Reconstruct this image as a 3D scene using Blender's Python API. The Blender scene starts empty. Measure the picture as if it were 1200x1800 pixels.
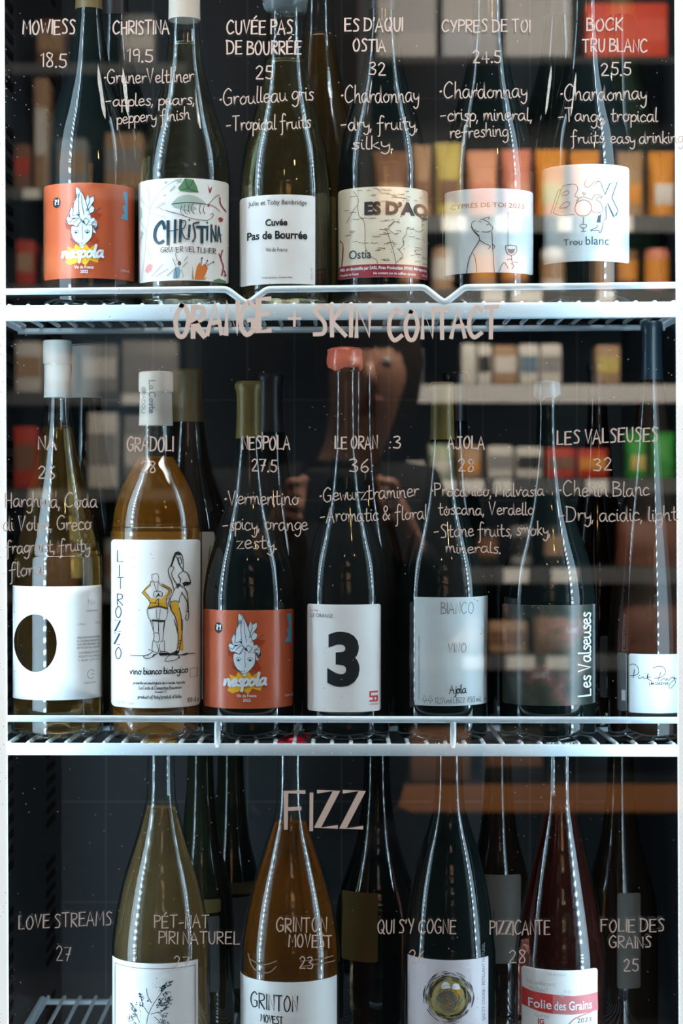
import bpy, bmesh, math, random
from mathutils import Vector, Matrix
from mathutils.geometry import tessellate_polygon

random.seed(7)
SC = bpy.context.scene
COL = SC.collection
PI = math.pi

# ------------------------------------------------------------------ camera, world, light, exposure
F = 3500.0            # focal length in pixels of the 1200 x 1800 frame
CX, CY = 600.0, 870.0 # optical axis in the frame
CAMY = -1.75          # camera stands 1.75 m in front of the first row of bottles
GY = -0.112           # front face of the door glass
cam_d = bpy.data.cameras.new('camera')
cam = bpy.data.objects.new('camera', cam_d); COL.objects.link(cam)
cam.location = (0, CAMY, 0); cam.rotation_euler = (PI / 2, 0, 0)
cam_d.sensor_fit = 'VERTICAL'; cam_d.sensor_height = 36; cam_d.sensor_width = 24
cam_d.lens = F / 1800 * 36
cam_d.shift_y = -30 / 1800
cam_d.clip_start = 0.02
cam_d.dof.use_dof = True; cam_d.dof.focus_distance = 1.705; cam_d.dof.aperture_fstop = 7.5
SC.camera = cam

SC.view_settings.view_transform = 'Standard'
SC.view_settings.look = 'None'
SC.view_settings.gamma = 1
SC.view_settings.use_curve_mapping = False
SC.view_settings.exposure = 0.0

W = bpy.data.worlds.new('world'); SC.world = W; W.use_nodes = True
W.node_tree.nodes['Background'].inputs[0].default_value = (0.55, 0.7, 0.9, 1)
W.node_tree.nodes['Background'].inputs[1].default_value = 0.02

def area(name, loc, target, sx, sy, power, color):
    d = bpy.data.lights.new(name, 'AREA'); d.shape = 'RECTANGLE'; d.size = sx; d.size_y = sy
    d.energy = power; d.color = color
    o = bpy.data.objects.new(name, d); COL.objects.link(o); o.location = loc
    o.rotation_euler = (Vector(target) - Vector(loc)).to_track_quat('-Z', 'Y').to_euler()
    return o
area('label_fill_light', (0.0, -0.55, 1.50), (0.0, -0.05, 0), 2.2, 0.3, 66, (1.0, 0.975, 0.95))  # added unseen fill above the door, brightens labels and handwriting
area('shelf_fill_right', (0.5, -1.95, 1.35), (0.45, -3.2, 0.0), 1.1, 0.3, 185, (1.0, 0.88, 0.74))  # added unseen fill that makes the right-hand goods show in the glass
area('shelf_fill_left', (-0.55, -2.2, 1.3), (-0.65, -3.6, 0.2), 0.7, 0.3, 7, (1.0, 0.86, 0.74))  # added weak fill, out of view, for the goods mirrored at left
LED_POWER = 58.0
LED_BASE = 8.0
LED_COLOR = (0.58, 0.82, 1.0)

# ------------------------------------------------------------------ helpers: materials
def mat(name, color=(0.5, 0.5, 0.5), rough=0.5, spec=0.5, metal=0.0, coat=0.0, trans=0.0, ior=1.45,
        var=None, vscale=40.0, bump=0.0, bscale=300.0):
    m = bpy.data.materials.new(name); m.use_nodes = True
    nt = m.node_tree; b = nt.nodes['Principled BSDF']
    b.inputs['Base Color'].default_value = (*color, 1)
    b.inputs['Roughness'].default_value = rough
    b.inputs['Specular IOR Level'].default_value = spec
    b.inputs['Metallic'].default_value = metal
    b.inputs['Coat Weight'].default_value = coat
    b.inputs['Coat Roughness'].default_value = 0.08
    b.inputs['Transmission Weight'].default_value = trans
    b.inputs['IOR'].default_value = ior
    if var is not None or bump:
        tc = nt.nodes.new('ShaderNodeTexCoord')
    if var is not None:
        n = nt.nodes.new('ShaderNodeTexNoise'); n.inputs['Scale'].default_value = vscale; n.inputs['Detail'].default_value = 5
        r = nt.nodes.new('ShaderNodeMix'); r.data_type = 'RGBA'
        r.inputs[6].default_value = (*color, 1); r.inputs[7].default_value = (*var, 1)
        nt.links.new(tc.outputs['Object'], n.inputs['Vector'])
        nt.links.new(n.outputs['Fac'], r.inputs[0]); nt.links.new(r.outputs[2], b.inputs['Base Color'])
    if bump:
        n2 = nt.nodes.new('ShaderNodeTexNoise'); n2.inputs['Scale'].default_value = bscale; n2.inputs['Detail'].default_value = 3
        bp = nt.nodes.new('ShaderNodeBump'); bp.inputs['Strength'].default_value = bump; bp.inputs['Distance'].default_value = 0.001
        nt.links.new(tc.outputs['Object'], n2.inputs['Vector'])
        nt.links.new(n2.outputs['Fac'], bp.inputs['Height']); nt.links.new(bp.outputs['Normal'], b.inputs['Normal'])
    return m

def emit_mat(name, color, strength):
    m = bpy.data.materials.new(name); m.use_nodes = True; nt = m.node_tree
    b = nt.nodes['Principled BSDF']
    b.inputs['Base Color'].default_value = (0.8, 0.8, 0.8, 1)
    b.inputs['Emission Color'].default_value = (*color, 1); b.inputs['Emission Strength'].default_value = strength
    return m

def schlick(nt, f0, f1=1.0, p=5.0):
    lw = nt.nodes.new('ShaderNodeLayerWeight'); lw.inputs['Blend'].default_value = 0.5
    a = nt.nodes.new('ShaderNodeMath'); a.operation = 'POWER'; a.inputs[1].default_value = p
    c = nt.nodes.new('ShaderNodeMath'); c.operation = 'MULTIPLY_ADD'; c.inputs[1].default_value = f1 - f0; c.inputs[2].default_value = f0
    nt.links.new(lw.outputs['Facing'], a.inputs[0]); nt.links.new(a.outputs[0], c.inputs[0])
    return c.outputs[0], lw.outputs['Facing']

def shell_glass(name, tint, edge, f0=0.05):
    """thin glass wall: lets light through, tinted more at grazing angles, mirrors by Schlick"""
    m = bpy.data.materials.new(name); m.use_nodes = True; nt = m.node_tree; nt.nodes.clear()
    out = nt.nodes.new('ShaderNodeOutputMaterial')
    tr = nt.nodes.new('ShaderNodeBsdfTransparent'); gl = nt.nodes.new('ShaderNodeBsdfGlossy'); gl.inputs['Roughness'].default_value = 0.02
    mx = nt.nodes.new('ShaderNodeMixShader')
    fac, facing = schlick(nt, f0)
    p = nt.nodes.new('ShaderNodeMath'); p.operation = 'POWER'; p.inputs[1].default_value = 4
    nt.links.new(facing, p.inputs[0])
    c = nt.nodes.new('ShaderNodeMix'); c.data_type = 'RGBA'
    c.inputs[6].default_value = (*tint, 1); c.inputs[7].default_value = (*edge, 1)
    nt.links.new(p.outputs[0], c.inputs[0]); nt.links.new(c.outputs[2], tr.inputs['Color'])
    nt.links.new(fac, mx.inputs[0]); nt.links.new(tr.outputs[0], mx.inputs[1]); nt.links.new(gl.outputs[0], mx.inputs[2])
    nt.links.new(mx.outputs[0], out.inputs[0])
    return m

def wine_mat(name, color, cloud, cloud_amt):
    """clear tinted liquid with some cloudiness that scatters light"""
    m = bpy.data.materials.new(name); m.use_nodes = True; nt = m.node_tree
    out = nt.nodes['Material Output']; b = nt.nodes['Principled BSDF']
    b.inputs['Base Color'].default_value = (*color, 1); b.inputs['Roughness'].default_value = 0.0
    b.inputs['Transmission Weight'].default_value = 1.0; b.inputs['IOR'].default_value = 1.34
    d = nt.nodes.new('ShaderNodeBsdfTranslucent'); d.inputs['Color'].default_value = (*cloud, 1)
    d2 = nt.nodes.new('ShaderNodeBsdfDiffuse'); d2.inputs['Color'].default_value = (*cloud, 1)
    m1 = nt.nodes.new('ShaderNodeMixShader'); m1.inputs[0].default_value = 0.4
    m2 = nt.nodes.new('ShaderNodeMixShader'); m2.inputs[0].default_value = cloud_amt
    nt.links.new(d.outputs[0], m1.inputs[1]); nt.links.new(d2.outputs[0], m1.inputs[2])
    nt.links.new(b.outputs[0], m2.inputs[1]); nt.links.new(m1.outputs[0], m2.inputs[2])
    nt.links.new(m2.outputs[0], out.inputs['Surface'])
    return m

def pane_mat(name):
    """door glass: faint mirror, a sprinkle of dust and frost specks, thicker towards the left hinge edge"""
    m = bpy.data.materials.new(name); m.use_nodes = True; nt = m.node_tree; nt.nodes.clear(); N = nt.nodes.new; L = nt.links.new
    out = N('ShaderNodeOutputMaterial'); tr = N('ShaderNodeBsdfTransparent'); gl = N('ShaderNodeBsdfGlossy')
    tr.inputs['Color'].default_value = (0.97, 0.985, 0.98, 1); gl.inputs['Roughness'].default_value = 0.0
    fac, _ = schlick(nt, 0.085)
    mx = N('ShaderNodeMixShader'); L(fac, mx.inputs[0]); L(tr.outputs[0], mx.inputs[1]); L(gl.outputs[0], mx.inputs[2])
    tc = N('ShaderNodeTexCoord')
    v = N('ShaderNodeTexVoronoi'); v.inputs['Scale'].default_value = 420
    L(tc.outputs['Object'], v.inputs['Vector'])
    lt = N('ShaderNodeMath'); lt.operation = 'LESS_THAN'; lt.inputs[1].default_value = 0.22; L(v.outputs['Distance'], lt.inputs[0])
    sep = N('ShaderNodeSeparateColor'); L(v.outputs['Color'], sep.inputs[0])
    sx = N('ShaderNodeSeparateXYZ'); L(tc.outputs['Object'], sx.inputs[0])
    mr = N('ShaderNodeMapRange'); mr.inputs[1].default_value = -0.285; mr.inputs[2].default_value = -0.25; mr.inputs[3].default_value = 0.30; mr.inputs[4].default_value = 0.02
    L(sx.outputs['X'], mr.inputs[0])
    nz = N('ShaderNodeTexNoise'); nz.inputs['Scale'].default_value = 9; L(tc.outputs['Object'], nz.inputs['Vector'])
    nr = N('ShaderNodeMapRange'); nr.inputs[1].default_value = 0.42; nr.inputs[2].default_value = 0.68; L(nz.outputs['Fac'], nr.inputs[0])
    mm = N('ShaderNodeMath'); mm.operation = 'MULTIPLY'; L(mr.outputs[0], mm.inputs[0]); L(nr.outputs[0], mm.inputs[1])
    l2 = N('ShaderNodeMath'); l2.operation = 'LESS_THAN'; L(sep.outputs[0], l2.inputs[0]); L(mm.outputs[0], l2.inputs[1])
    m3 = N('ShaderNodeMath'); m3.operation = 'MULTIPLY'; L(lt.outputs[0], m3.inputs[0]); L(l2.outputs[0], m3.inputs[1])
    m4 = N('ShaderNodeMath'); m4.operation = 'MULTIPLY'; m4.inputs[1].default_value = 0.35; L(m3.outputs[0], m4.inputs[0])
    df = N('ShaderNodeBsdfDiffuse'); df.inputs['Color'].default_value = (0.7, 0.75, 0.8, 1)
    mx2 = N('ShaderNodeMixShader'); L(m4.outputs[0], mx2.inputs[0]); L(mx.outputs[0], mx2.inputs[1]); L(df.outputs[0], mx2.inputs[2])
    L(mx2.outputs[0], out.inputs[0])
    return m

def led_mat(name):
    """lamp bar: a row of bright diodes along its front edge and a lit diffuser behind them"""
    m = emit_mat(name, LED_COLOR, 1.0); nt = m.node_tree; N = nt.nodes.new; L = nt.links.new
    tc = N('ShaderNodeTexCoord'); sx = N('ShaderNodeSeparateXYZ'); L(tc.outputs['Object'], sx.inputs[0])
    a = N('ShaderNodeMath'); a.operation = 'MULTIPLY'; a.inputs[1].default_value = 2 * PI / 0.0105; L(sx.outputs['Z'], a.inputs[0])
    s = N('ShaderNodeMath'); s.operation = 'SINE'; L(a.outputs[0], s.inputs[0])
    r = N('ShaderNodeMapRange'); r.inputs[1].default_value = 0.0; r.inputs[2].default_value = 0.7
    r.inputs[3].default_value = LED_BASE; r.inputs[4].default_value = LED_POWER
    L(s.outputs[0], r.inputs[0])
    f = N('ShaderNodeMath'); f.operation = 'LESS_THAN'; f.inputs[1].default_value = -0.088; L(sx.outputs['Y'], f.inputs[0])
    mx = N('ShaderNodeMix'); mx.data_type = 'FLOAT'; mx.inputs[2].default_value = LED_BASE; L(f.outputs[0], mx.inputs[0]); L(r.outputs[0], mx.inputs[3])
    L(mx.outputs[0], nt.nodes['Principled BSDF'].inputs['Emission Strength'])
    return m

# ------------------------------------------------------------------ helpers: objects
def tag(o, label=None, cat=None, group=None, kind=None):
    if label: o['label'] = label
    if cat: o['category'] = cat
    if group: o['group'] = group
    if kind: o['kind'] = kind
    return o

def empty(name, loc=(0, 0, 0), label=None, cat=None, group=None):
    o = bpy.data.objects.new(name, None); COL.objects.link(o); o.location = loc; o.empty_display_size = 0.02
    return tag(o, label, cat, group)

def link(name, bm, material, parent=None, smooth=True, auto=None):
    me = bpy.data.meshes.new(name); bm.to_mesh(me); bm.free()
    me.materials.append(material)
    if smooth:
        me.polygons.foreach_set('use_smooth', [True] * len(me.polygons))
        if auto is not None:
            me.set_sharp_from_angle(angle=math.radians(auto))
    o = bpy.data.objects.new(name, me); COL.objects.link(o)
    if parent: o.parent = parent
    return o

def add_box(bm, x0, x1, y0, y1, z0, z1, bev=0.0, seg=2):
    r = bmesh.ops.create_cube(bm, size=1.0)
    vs = r['verts']
    for v in vs:
        v.co = Vector((x0 + (v.co.x + .5) * (x1 - x0), y0 + (v.co.y + .5) * (y1 - y0), z0 + (v.co.z + .5) * (z1 - z0)))
    if bev > 0:
        es = list({e for v in vs for e in v.link_edges})
        bmesh.ops.bevel(bm, geom=es, offset=bev, segments=seg, affect='EDGES', profile=0.5)
    return bm

def box(*a, **k):
    return add_box(bmesh.new(), *a, **k)

def add_lathe(bm, prof, seg=56, cap0=True, cap1=True):
    """prof: list of (z, r) from bottom to top"""
    rings = []
    for z, r in prof:
        rings.append([bm.verts.new((r * math.sin(2 * PI * k / seg), -r * math.cos(2 * PI * k / seg), z)) for k in range(seg)])
    for a, b in zip(rings, rings[1:]):
        for k in range(seg):
            bm.faces.new((a[k], a[(k + 1) % seg], b[(k + 1) % seg], b[k]))
    if cap0: bm.faces.new(list(reversed(rings[0])))
    if cap1: bm.faces.new(rings[-1])
    return bm

def add_tube(bm, pts, r, seg=10):
    pts = [Vector(p) for p in pts]
    rings = []
    up = Vector((0, 0, 1))
    for i, p in enumerate(pts):
        t = (pts[min(i + 1, len(pts) - 1)] - pts[max(i - 1, 0)]).normalized()
        u = t.cross(up)
        if u.length < 1e-3: u = t.cross(Vector((0, 1, 0)))
        u.normalize(); w = u.cross(t).normalized()
        rings.append([bm.verts.new(p + (u * math.cos(2 * PI * k / seg) + w * math.sin(2 * PI * k / seg)) * r) for k in range(seg)])
    for a, b in zip(rings, rings[1:]):
        for k in range(seg):
            bm.faces.new((a[k], a[(k + 1) % seg], b[(k + 1) % seg], b[k]))
    bm.faces.new(rings[0]); bm.faces.new(list(reversed(rings[-1])))
    return bm

def catmull(pts, n=5):
    """smooth polyline; a doubled point is a corner"""
    runs = [[pts[0]]]
    for p in pts[1:]:
        if p == runs[-1][-1]: runs.append([p])
        else: runs[-1].append(p)
    out = []
    for r in runs:
        if len(r) < 3:
            out += r; continue
        for i in range(len(r) - 1):
            p0 = r[max(i - 1, 0)]; p1 = r[i]; p2 = r[i + 1]; p3 = r[min(i + 2, len(r) - 1)]
            for k in range(n):
                t = k / n; t2 = t * t; t3 = t2 * t
                out.append(tuple(0.5 * (2 * b + (c - a) * t + (2 * a - 5 * b + 4 * c - d) * t2 + (-a + 3 * b - 3 * c + d) * t3)
                                 for a, b, c, d in zip(p0, p1, p2, p3)))
        out.append(r[-1])
    res = [out[0]]
    for p in out[1:]:
        if abs(p[0] - res[-1][0]) + abs(p[1] - res[-1][1]) > 1e-6: res.append(p)
    return res

# ------------------------------------------------------------------ pen strokes for lettering (one line per glyph: strokes in percent of cap height)
GL = {}
def _gl(txt):
    for line in txt.strip().split('\n'):
        ch, _, body = line.partition(' ')
        GL[ch] = [[tuple(float(v) for v in p.split(',')) for p in s.split()] for s in body.split(';')]
_gl('''A 0,0 28,100 28,100 56,0;10,36 48,38
B 6,0 6,100;6,98 40,92 42,68 8,54 8,54 52,44 48,8 4,0
C 54,86 34,100 8,70 6,26 26,0 56,14
D 6,0 6,100;0,98 44,88 58,48 42,8 2,0
E 50,98 6,98 6,98 6,0 6,0 52,2;6,52 44,54
É 50,98 6,98 6,98 6,0 6,0 52,2;6,52 44,54;22,112 40,130
F 52,98 6,98 6,98 6,0;6,52 42,54
G 54,86 34,100 8,70 6,26 26,0 54,12 54,12 54,44 54,44 34,44
H 6,100 6,0;48,100 48,0;6,50 48,52
I 6,100 6,0
J 40,100 38,20 22,0 4,14;20,100 56,100
K 6,100 6,0;48,100 8,46 8,46 50,0
L 6,100 6,0 6,0 46,2
M 2,0 8,100 8,100 32,36 32,36 58,100 58,100 62,0
N 6,0 6,100 6,100 48,0 48,0 48,100
O 30,100 6,60 14,8 40,4 56,50 44,92 26,100
P 6,0 6,100;4,98 44,92 46,58 8,48
Q 30,100 6,60 14,8 40,4 56,50 44,92 26,100;36,26 58,-6
R 6,0 6,100;4,98 44,92 44,60 8,50 8,50 50,0
S 48,90 26,100 10,80 40,42 38,8 8,4
T 2,98 54,100;28,98 28,0
U 6,100 8,26 26,0 46,22 50,100
V 4,100 26,0 26,0 50,100
W 2,100 20,0 20,0 38,74 38,74 56,0 56,0 76,100
X 4,100 48,0;48,100 4,0
Y 4,100 26,50;50,100 20,0
Z 4,98 50,100 50,100 4,0 4,0 52,2
0 26,100 6,60 12,8 34,4 46,50 36,94 22,100
1 6,80 20,100 20,100 20,0
2 6,80 24,100 42,80 28,40 4,2 4,2 48,2
3 6,92 30,100 40,78 18,54 18,54 44,36 34,4 4,8
4 36,0 34,100 34,100 4,34 4,34 52,36
5 44,98 12,98 12,98 8,58 8,58 38,52 42,16 24,0 4,10
6 38,98 10,56 8,14 28,0 42,22 28,46 8,30
7 4,96 46,98 46,98 18,0;14,48 42,50
8 40,90 20,100 10,80 38,40 38,8 14,2 10,24 36,66 42,90
9 40,60 12,52 8,86 30,100 40,70 38,0
a 42,50 20,54 3,30 12,3 32,12 42,50 42,50 42,14 52,2
b 5,100 5,5;5,35 22,54 40,35 32,5 12,2 5,12
c 38,44 22,54 4,30 14,2 42,10
d 40,48 20,54 3,28 14,2 34,12 44,100 44,100 43,14 54,2
e 5,26 36,34 30,52 14,50 4,26 16,2 44,12
f 46,92 30,102 20,70 18,-30 6,-42;2,48 40,52
g 40,48 20,54 3,30 14,6 34,16 42,50 42,50 40,-20 22,-42 4,-30
h 5,100 5,0 5,0 10,36 28,54 36,36 38,8 48,2
i 6,52 8,10 18,2;8,72 9,76
j 14,52 12,-25 -4,-40;14,72 15,76
k 5,100 5,0;32,52 8,26 8,26 38,0
l 8,100 6,15 14,0 20,4
m 4,52 6,0 6,0 10,40 22,54 28,36 28,0 28,0 34,42 46,54 52,34 54,8 62,2
n 4,52 6,0 6,0 12,42 28,54 36,34 38,8 48,2
o 22,54 4,30 16,2 38,12 40,40 22,54 30,46 50,48
p 5,52 4,-42;5,30 20,54 40,38 32,6 10,6
q 40,48 20,54 3,30 14,6 34,16 42,50 42,50 42,-42
r 5,52 7,0 7,0 12,38 24,52 36,48
s 34,48 20,54 10,42 30,20 24,2 4,6
t 18,90 16,16 26,2 38,8;2,54 36,58
u 5,52 6,14 20,2 34,16 38,52 38,52 39,14 50,2
v 4,52 18,0 18,0 36,54 46,48
w 4,52 14,2 14,2 26,40 26,40 36,2 36,2 48,54
x 4,52 38,0;38,52 4,0
y 5,52 8,22 24,16 38,34 40,52 40,52 36,-20 20,-42 4,-30
z 4,50 38,52 38,52 4,2 4,2 42,4
- 4,34 36,38
. 4,0 8,2
, 8,6 2,-18
* 2,38 9,40
' 8,102 3,78
& 50,6 12,72 24,98 38,78 6,26 20,0 54,40
+ 4,50 56,50;30,80 30,18
: 4,8 7,10;8,54 11,56
/ 2,-10 34,104
% 4,100 40,0;6,96 14,80;30,20 38,6
! 6,100 6,34;6,2 8,6
? 4,84 22,100 38,80 20,50 20,32;20,2 22,6''')

_H = {}
def bfont_tris(s, bold):
    key = (s, bold)
    if key in _H: return _H[key]
    c = bpy.data.curves.new('type', 'FONT'); c.body = s; c.size = 1; c.offset = bold; c.resolution_u = 4
    o = bpy.data.objects.new('type', c); COL.objects.link(o)
    dg = bpy.context.evaluated_depsgraph_get(); dg.update()
    me = bpy.data.meshes.new_from_object(o.evaluated_get(dg))
    vs = [(v.co.x, v.co.y) for v in me.vertices]; fs = [tuple(p.vertices) for p in me.polygons]
    bpy.data.objects.remove(o); bpy.data.curves.remove(c); bpy.data.meshes.remove(me)
    _H[key] = (vs, fs); return vs, fs

class Art:
    """flat artwork in picture-frame units (x right, y down), later laid on a surface"""
    def __init__(self, zx=0, zy=0, s=1.0):
        self.v = []; self.f = []; self.ly = []; self.nl = 0; self.zx = zx; self.zy = zy; self.s = s; self.rng = random.Random(3)
    def at(self, zx, zy, s):
        self.zx, self.zy, self.s = zx, zy, s; return self
    def P(self, p): return (self.zx + p[0] / self.s, self.zy + p[1] / self.s)
    def _face(self, idx): self.f.append(tuple(idx))
    def ribbon(self, pts, w, taper=False):
        """pts already in frame units"""
        if len(pts) < 2: return
        n = len(pts); base = len(self.v)
        d0 = Vector(pts[1]) - Vector(pts[0]); d1 = Vector(pts[-1]) - Vector(pts[-2])
        pts = [tuple(Vector(pts[0]) - d0.normalized() * w * .35)] + list(pts[1:-1]) + [tuple(Vector(pts[-1]) + d1.normalized() * w * .35)]
        for i in range(n):
            t = Vector(pts[min(i + 1, n - 1)]) - Vector(pts[max(i - 1, 0)])
            if t.length < 1e-9: t = Vector((1, 0))
            t.normalize(); k = w / 2
            if 0 < i < n - 1:
                a = (Vector(pts[i]) - Vector(pts[i - 1])); b = (Vector(pts[i + 1]) - Vector(pts[i]))
                if a.length > 1e-9 and b.length > 1e-9:
                    c = max(0.35, math.cos(a.angle(b) / 2)); k = k / c if c > .5 else k
            if taper: k *= 0.35 + 0.65 * math.sin(PI * (i + .6) / (n + .2))
            nx, ny = -t.y * k, t.x * k
            self.v.append((pts[i][0] + nx, pts[i][1] + ny)); self.v.append((pts[i][0] - nx, pts[i][1] - ny))
        for i in range(n - 1):
            self._face((base + 2 * i, base + 2 * i + 1, base + 2 * i + 3, base + 2 * i + 2))
    def stroke(self, pts, w, smooth=True, taper=False):
        q = catmull(pts) if smooth and len(pts) > 2 else list(pts)
        self.ribbon([self.P(p) for p in q], w, taper); return self
    def strokes(self, txt, w, smooth=True, taper=False):
        for s in txt.split(';'):
            self.stroke([tuple(float(a) for a in p.split(',')) for p in s.split()], w, smooth, taper)
        return self
    def poly(self, pts, holes=(), smooth=False):
        loops = [catmull(list(pts) + [pts[0]])[:-1] if smooth else list(pts)] + [list(h) for h in holes]
        loops = [[self.P(p) for p in l] for l in loops]
        flat = [p for l in loops for p in l]; base = len(self.v)
        self.v += flat
        for t in tessellate_polygon([[Vector((x, y, 0)) for x, y in l] for l in loops]):
            self._face([base + i for i in t])
        return self
    def polys(self, txt, smooth=False):
        for s in txt.split(';'):
            self.poly([tuple(float(a) for a in p.split(',')) for p in s.split()], smooth=smooth)
        return self
    def oval(self, cx, cy, rx, ry=None, n=28, rot=0):
        ry = ry or rx; c, s = math.cos(rot), math.sin(rot)
        return self.poly([(cx + rx * math.cos(2 * PI * k / n) * c - ry * math.sin(2 * PI * k / n) * s,
                           cy + rx * math.cos(2 * PI * k / n) * s + ry * math.sin(2 * PI * k / n) * c) for k in range(n)])
    def ring(self, cx, cy, rx, ry, w, a0=0, a1=360, n=30):
        return self.stroke([(cx + rx * math.cos(math.radians(a0 + (a1 - a0) * k / n)), cy + ry * math.sin(math.radians(a0 + (a1 - a0) * k / n))) for k in range(n + 1)], w, smooth=False)
    def rect(self, x0, y0, x1, y1): return self.poly([(x0, y0), (x1, y0), (x1, y1), (x0, y1)])
    # the text functions take frame units directly
    def hand(self, s, x0, x1, base, h, w, slope=0.0, jitter=0.0, rot=0, slant=0.0, taper=False):
        adv = []; x = 0
        for ch in s:
            if ch == ' ': adv.append(x); x += 26; continue
            g = GL[ch]; mx = max(p[0] for st in g for p in st); adv.append(x); x += mx + (3 if ch.islower() else 12)
        kx = (x1 - x0) / max(x - 6, 1); ky = h / 100.0
        c, sn = math.cos(math.radians(rot)), math.sin(math.radians(rot))
        for ch, a in zip(s, adv):
            if ch == ' ': continue
            jy = self.rng.uniform(-1, 1) * jitter * h; jr = self.rng.uniform(-1, 1) * jitter * 0.6; js = 1 + self.rng.uniform(-1, 1) * jitter
            for st in GL[ch]:
                q = catmull(st, 4) if len(st) > 2 else st
                pts = []
                for px, py in q:
                    lx = (a + px + py * slant) * kx + py * ky * jr; ly = -(py * ky * js) + jy - slope * (a + px) * kx
                    pts.append((x0 + lx * c + ly * sn, base - lx * sn + ly * c))
                self.ribbon(pts, w * (1.5 if ch in '*.' else 1), taper)
        return self
    def text(self, s, x0, x1, base, h, bold=0.0, rot=0, slant=0.0, align='fit'):
        vs, fs = bfont_tris(s, bold)
        if not vs: return self
        hv, _ = bfont_tris('H', 0.0); cap = max(v[1] for v in hv)
        mn = min(v[0] for v in vs); mx = max(v[0] for v in vs)
        ky = h / cap
        kx = (x1 - x0) / (mx - mn) if align == 'fit' else ky
        off = 0 if align in ('fit', 'l') else ((x1 - x0) - (mx - mn) * kx) / 2
        c, sn = math.cos(math.radians(rot)), math.sin(math.radians(rot)); base_i = len(self.v)
        for vx, vy in vs:
            lx = (vx - mn) * kx + off + slant * vy * ky; ly = -vy * ky
            self.v.append((x0 + lx * c + ly * sn, base - lx * sn + ly * c))
        for f in fs: self._face([base_i + i for i in f])
        return self
    def serif(self, s, x0, x1, base, h, bold=0.012, rot=0, slant=0.0):
        """type with small feet, for the roman labels"""
        self.text(s, x0, x1, base, h, bold, rot, slant)
        return self
    def layers(self):
        """every separate pen stroke lies a hair above the one before it"""
        n = len(self.v); z = [0.0] * n; par = list(range(n))
        def find(i):
            while par[i] != i: par[i] = par[par[i]]; i = par[i]
            return i
        for f in self.f:
            for i in f[1:]:
                a, b = find(f[0]), find(i)
                if a != b: par[max(a, b)] = min(a, b)
        idx = {}
        for i in range(n):
            z[i] = (idx.setdefault(find(i), len(idx)) % 7) * 1.6e-5
        return z
    def bm(self, step=4.0):
        bm = bmesh.new(); vs = [bm.verts.new((x, y, 0)) for x, y in self.v]
        lay = self.layers()
        for v, z in zip(vs, lay): v.co.z = z
        for f in self.f:
            try: bm.faces.new([vs[i] for i in f])
            except ValueError: pass
        if self.v and step:
            lo = min(p[0] for p in self.v); hi = max(p[0] for p in self.v); x = lo + step
            while x < hi:
                big = [f for f in bm.faces if min(v.co.x for v in f.verts) < x - 1e-4 and max(v.co.x for v in f.verts) > x + 1e-4
                       and max(v.co.x for v in f.verts) - min(v.co.x for v in f.verts) > step * .9]
                if big:
                    geom = list({g for f in big for g in (list(f.verts) + list(f.edges))}) + big
                    bmesh.ops.bisect_plane(bm, geom=geom, plane_co=(x, 0, 0), plane_no=(1, 0, 0))
                x += step
        return bm

def world(px, py, dist):
    """point seen at (px, py) of the frame, dist in front of the camera"""
    return Vector(((px - CX) / F * dist, CAMY + dist, (CY - py) / F * dist))

# ------------------------------------------------------------------ materials
M = {}
M['white_wire'] = mat('white_coated_wire', (0.66, 0.74, 0.79), 0.28, 0.5, coat=0.3, var=(0.60, 0.69, 0.75), vscale=60)
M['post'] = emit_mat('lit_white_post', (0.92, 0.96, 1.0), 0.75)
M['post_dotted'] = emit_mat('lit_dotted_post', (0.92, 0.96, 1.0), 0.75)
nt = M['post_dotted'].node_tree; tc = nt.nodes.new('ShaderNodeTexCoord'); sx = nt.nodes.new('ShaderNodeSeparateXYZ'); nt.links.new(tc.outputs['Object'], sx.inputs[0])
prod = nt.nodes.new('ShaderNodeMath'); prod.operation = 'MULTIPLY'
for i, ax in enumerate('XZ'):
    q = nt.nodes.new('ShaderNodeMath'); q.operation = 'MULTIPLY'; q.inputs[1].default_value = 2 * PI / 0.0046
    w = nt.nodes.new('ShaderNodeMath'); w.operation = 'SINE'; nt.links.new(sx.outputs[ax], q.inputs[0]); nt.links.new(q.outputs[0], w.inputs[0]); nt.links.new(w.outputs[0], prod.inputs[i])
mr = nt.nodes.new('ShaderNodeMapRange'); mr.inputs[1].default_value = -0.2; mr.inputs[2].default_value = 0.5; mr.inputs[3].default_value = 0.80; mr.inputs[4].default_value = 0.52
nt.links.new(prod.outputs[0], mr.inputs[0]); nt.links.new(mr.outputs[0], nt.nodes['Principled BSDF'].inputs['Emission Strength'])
M['led'] = led_mat('led_strip')
M['liner'] = mat('dark_liner', (0.018, 0.024, 0.030), 0.42, 0.4, var=(0.028, 0.034, 0.040), vscale=7)
M['slot'] = mat('slot_black', (0.002, 0.002, 0.003), 0.8, 0.1)
M['pane'] = pane_mat('door_glass')
M['marker'] = mat('paint_marker', (0.58, 0.51, 0.49), 0.8, 0.1, var=(0.67, 0.605, 0.58), vscale=160)
M['dark_green'] = mat('dark_bottle_glass', (0.004, 0.0065, 0.0065), 0.03, 0.5)
M['dark_brown'] = mat('brown_bottle_glass', (0.010, 0.006, 0.004), 0.03, 0.5)
M['green_glass'] = mat('deep_green_glass', (0.008, 0.014, 0.008), 0.04, 0.5)
M['clear'] = shell_glass('clear_bottle_glass', (0.95, 0.98, 0.97), (0.25, 0.36, 0.38), 0.06)
M['paper'] = mat('white_label_paper', (0.80, 0.79, 0.78), 0.42, 0.4, var=(0.77, 0.76, 0.76), vscale=300)
M['paper_cool_lit'] = mat('cool_lit_label_paper', (0.52, 0.57, 0.59), 0.42, 0.4, var=(0.48, 0.54, 0.56), vscale=300)  # white paper with weak bluish light put into its colour
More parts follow.
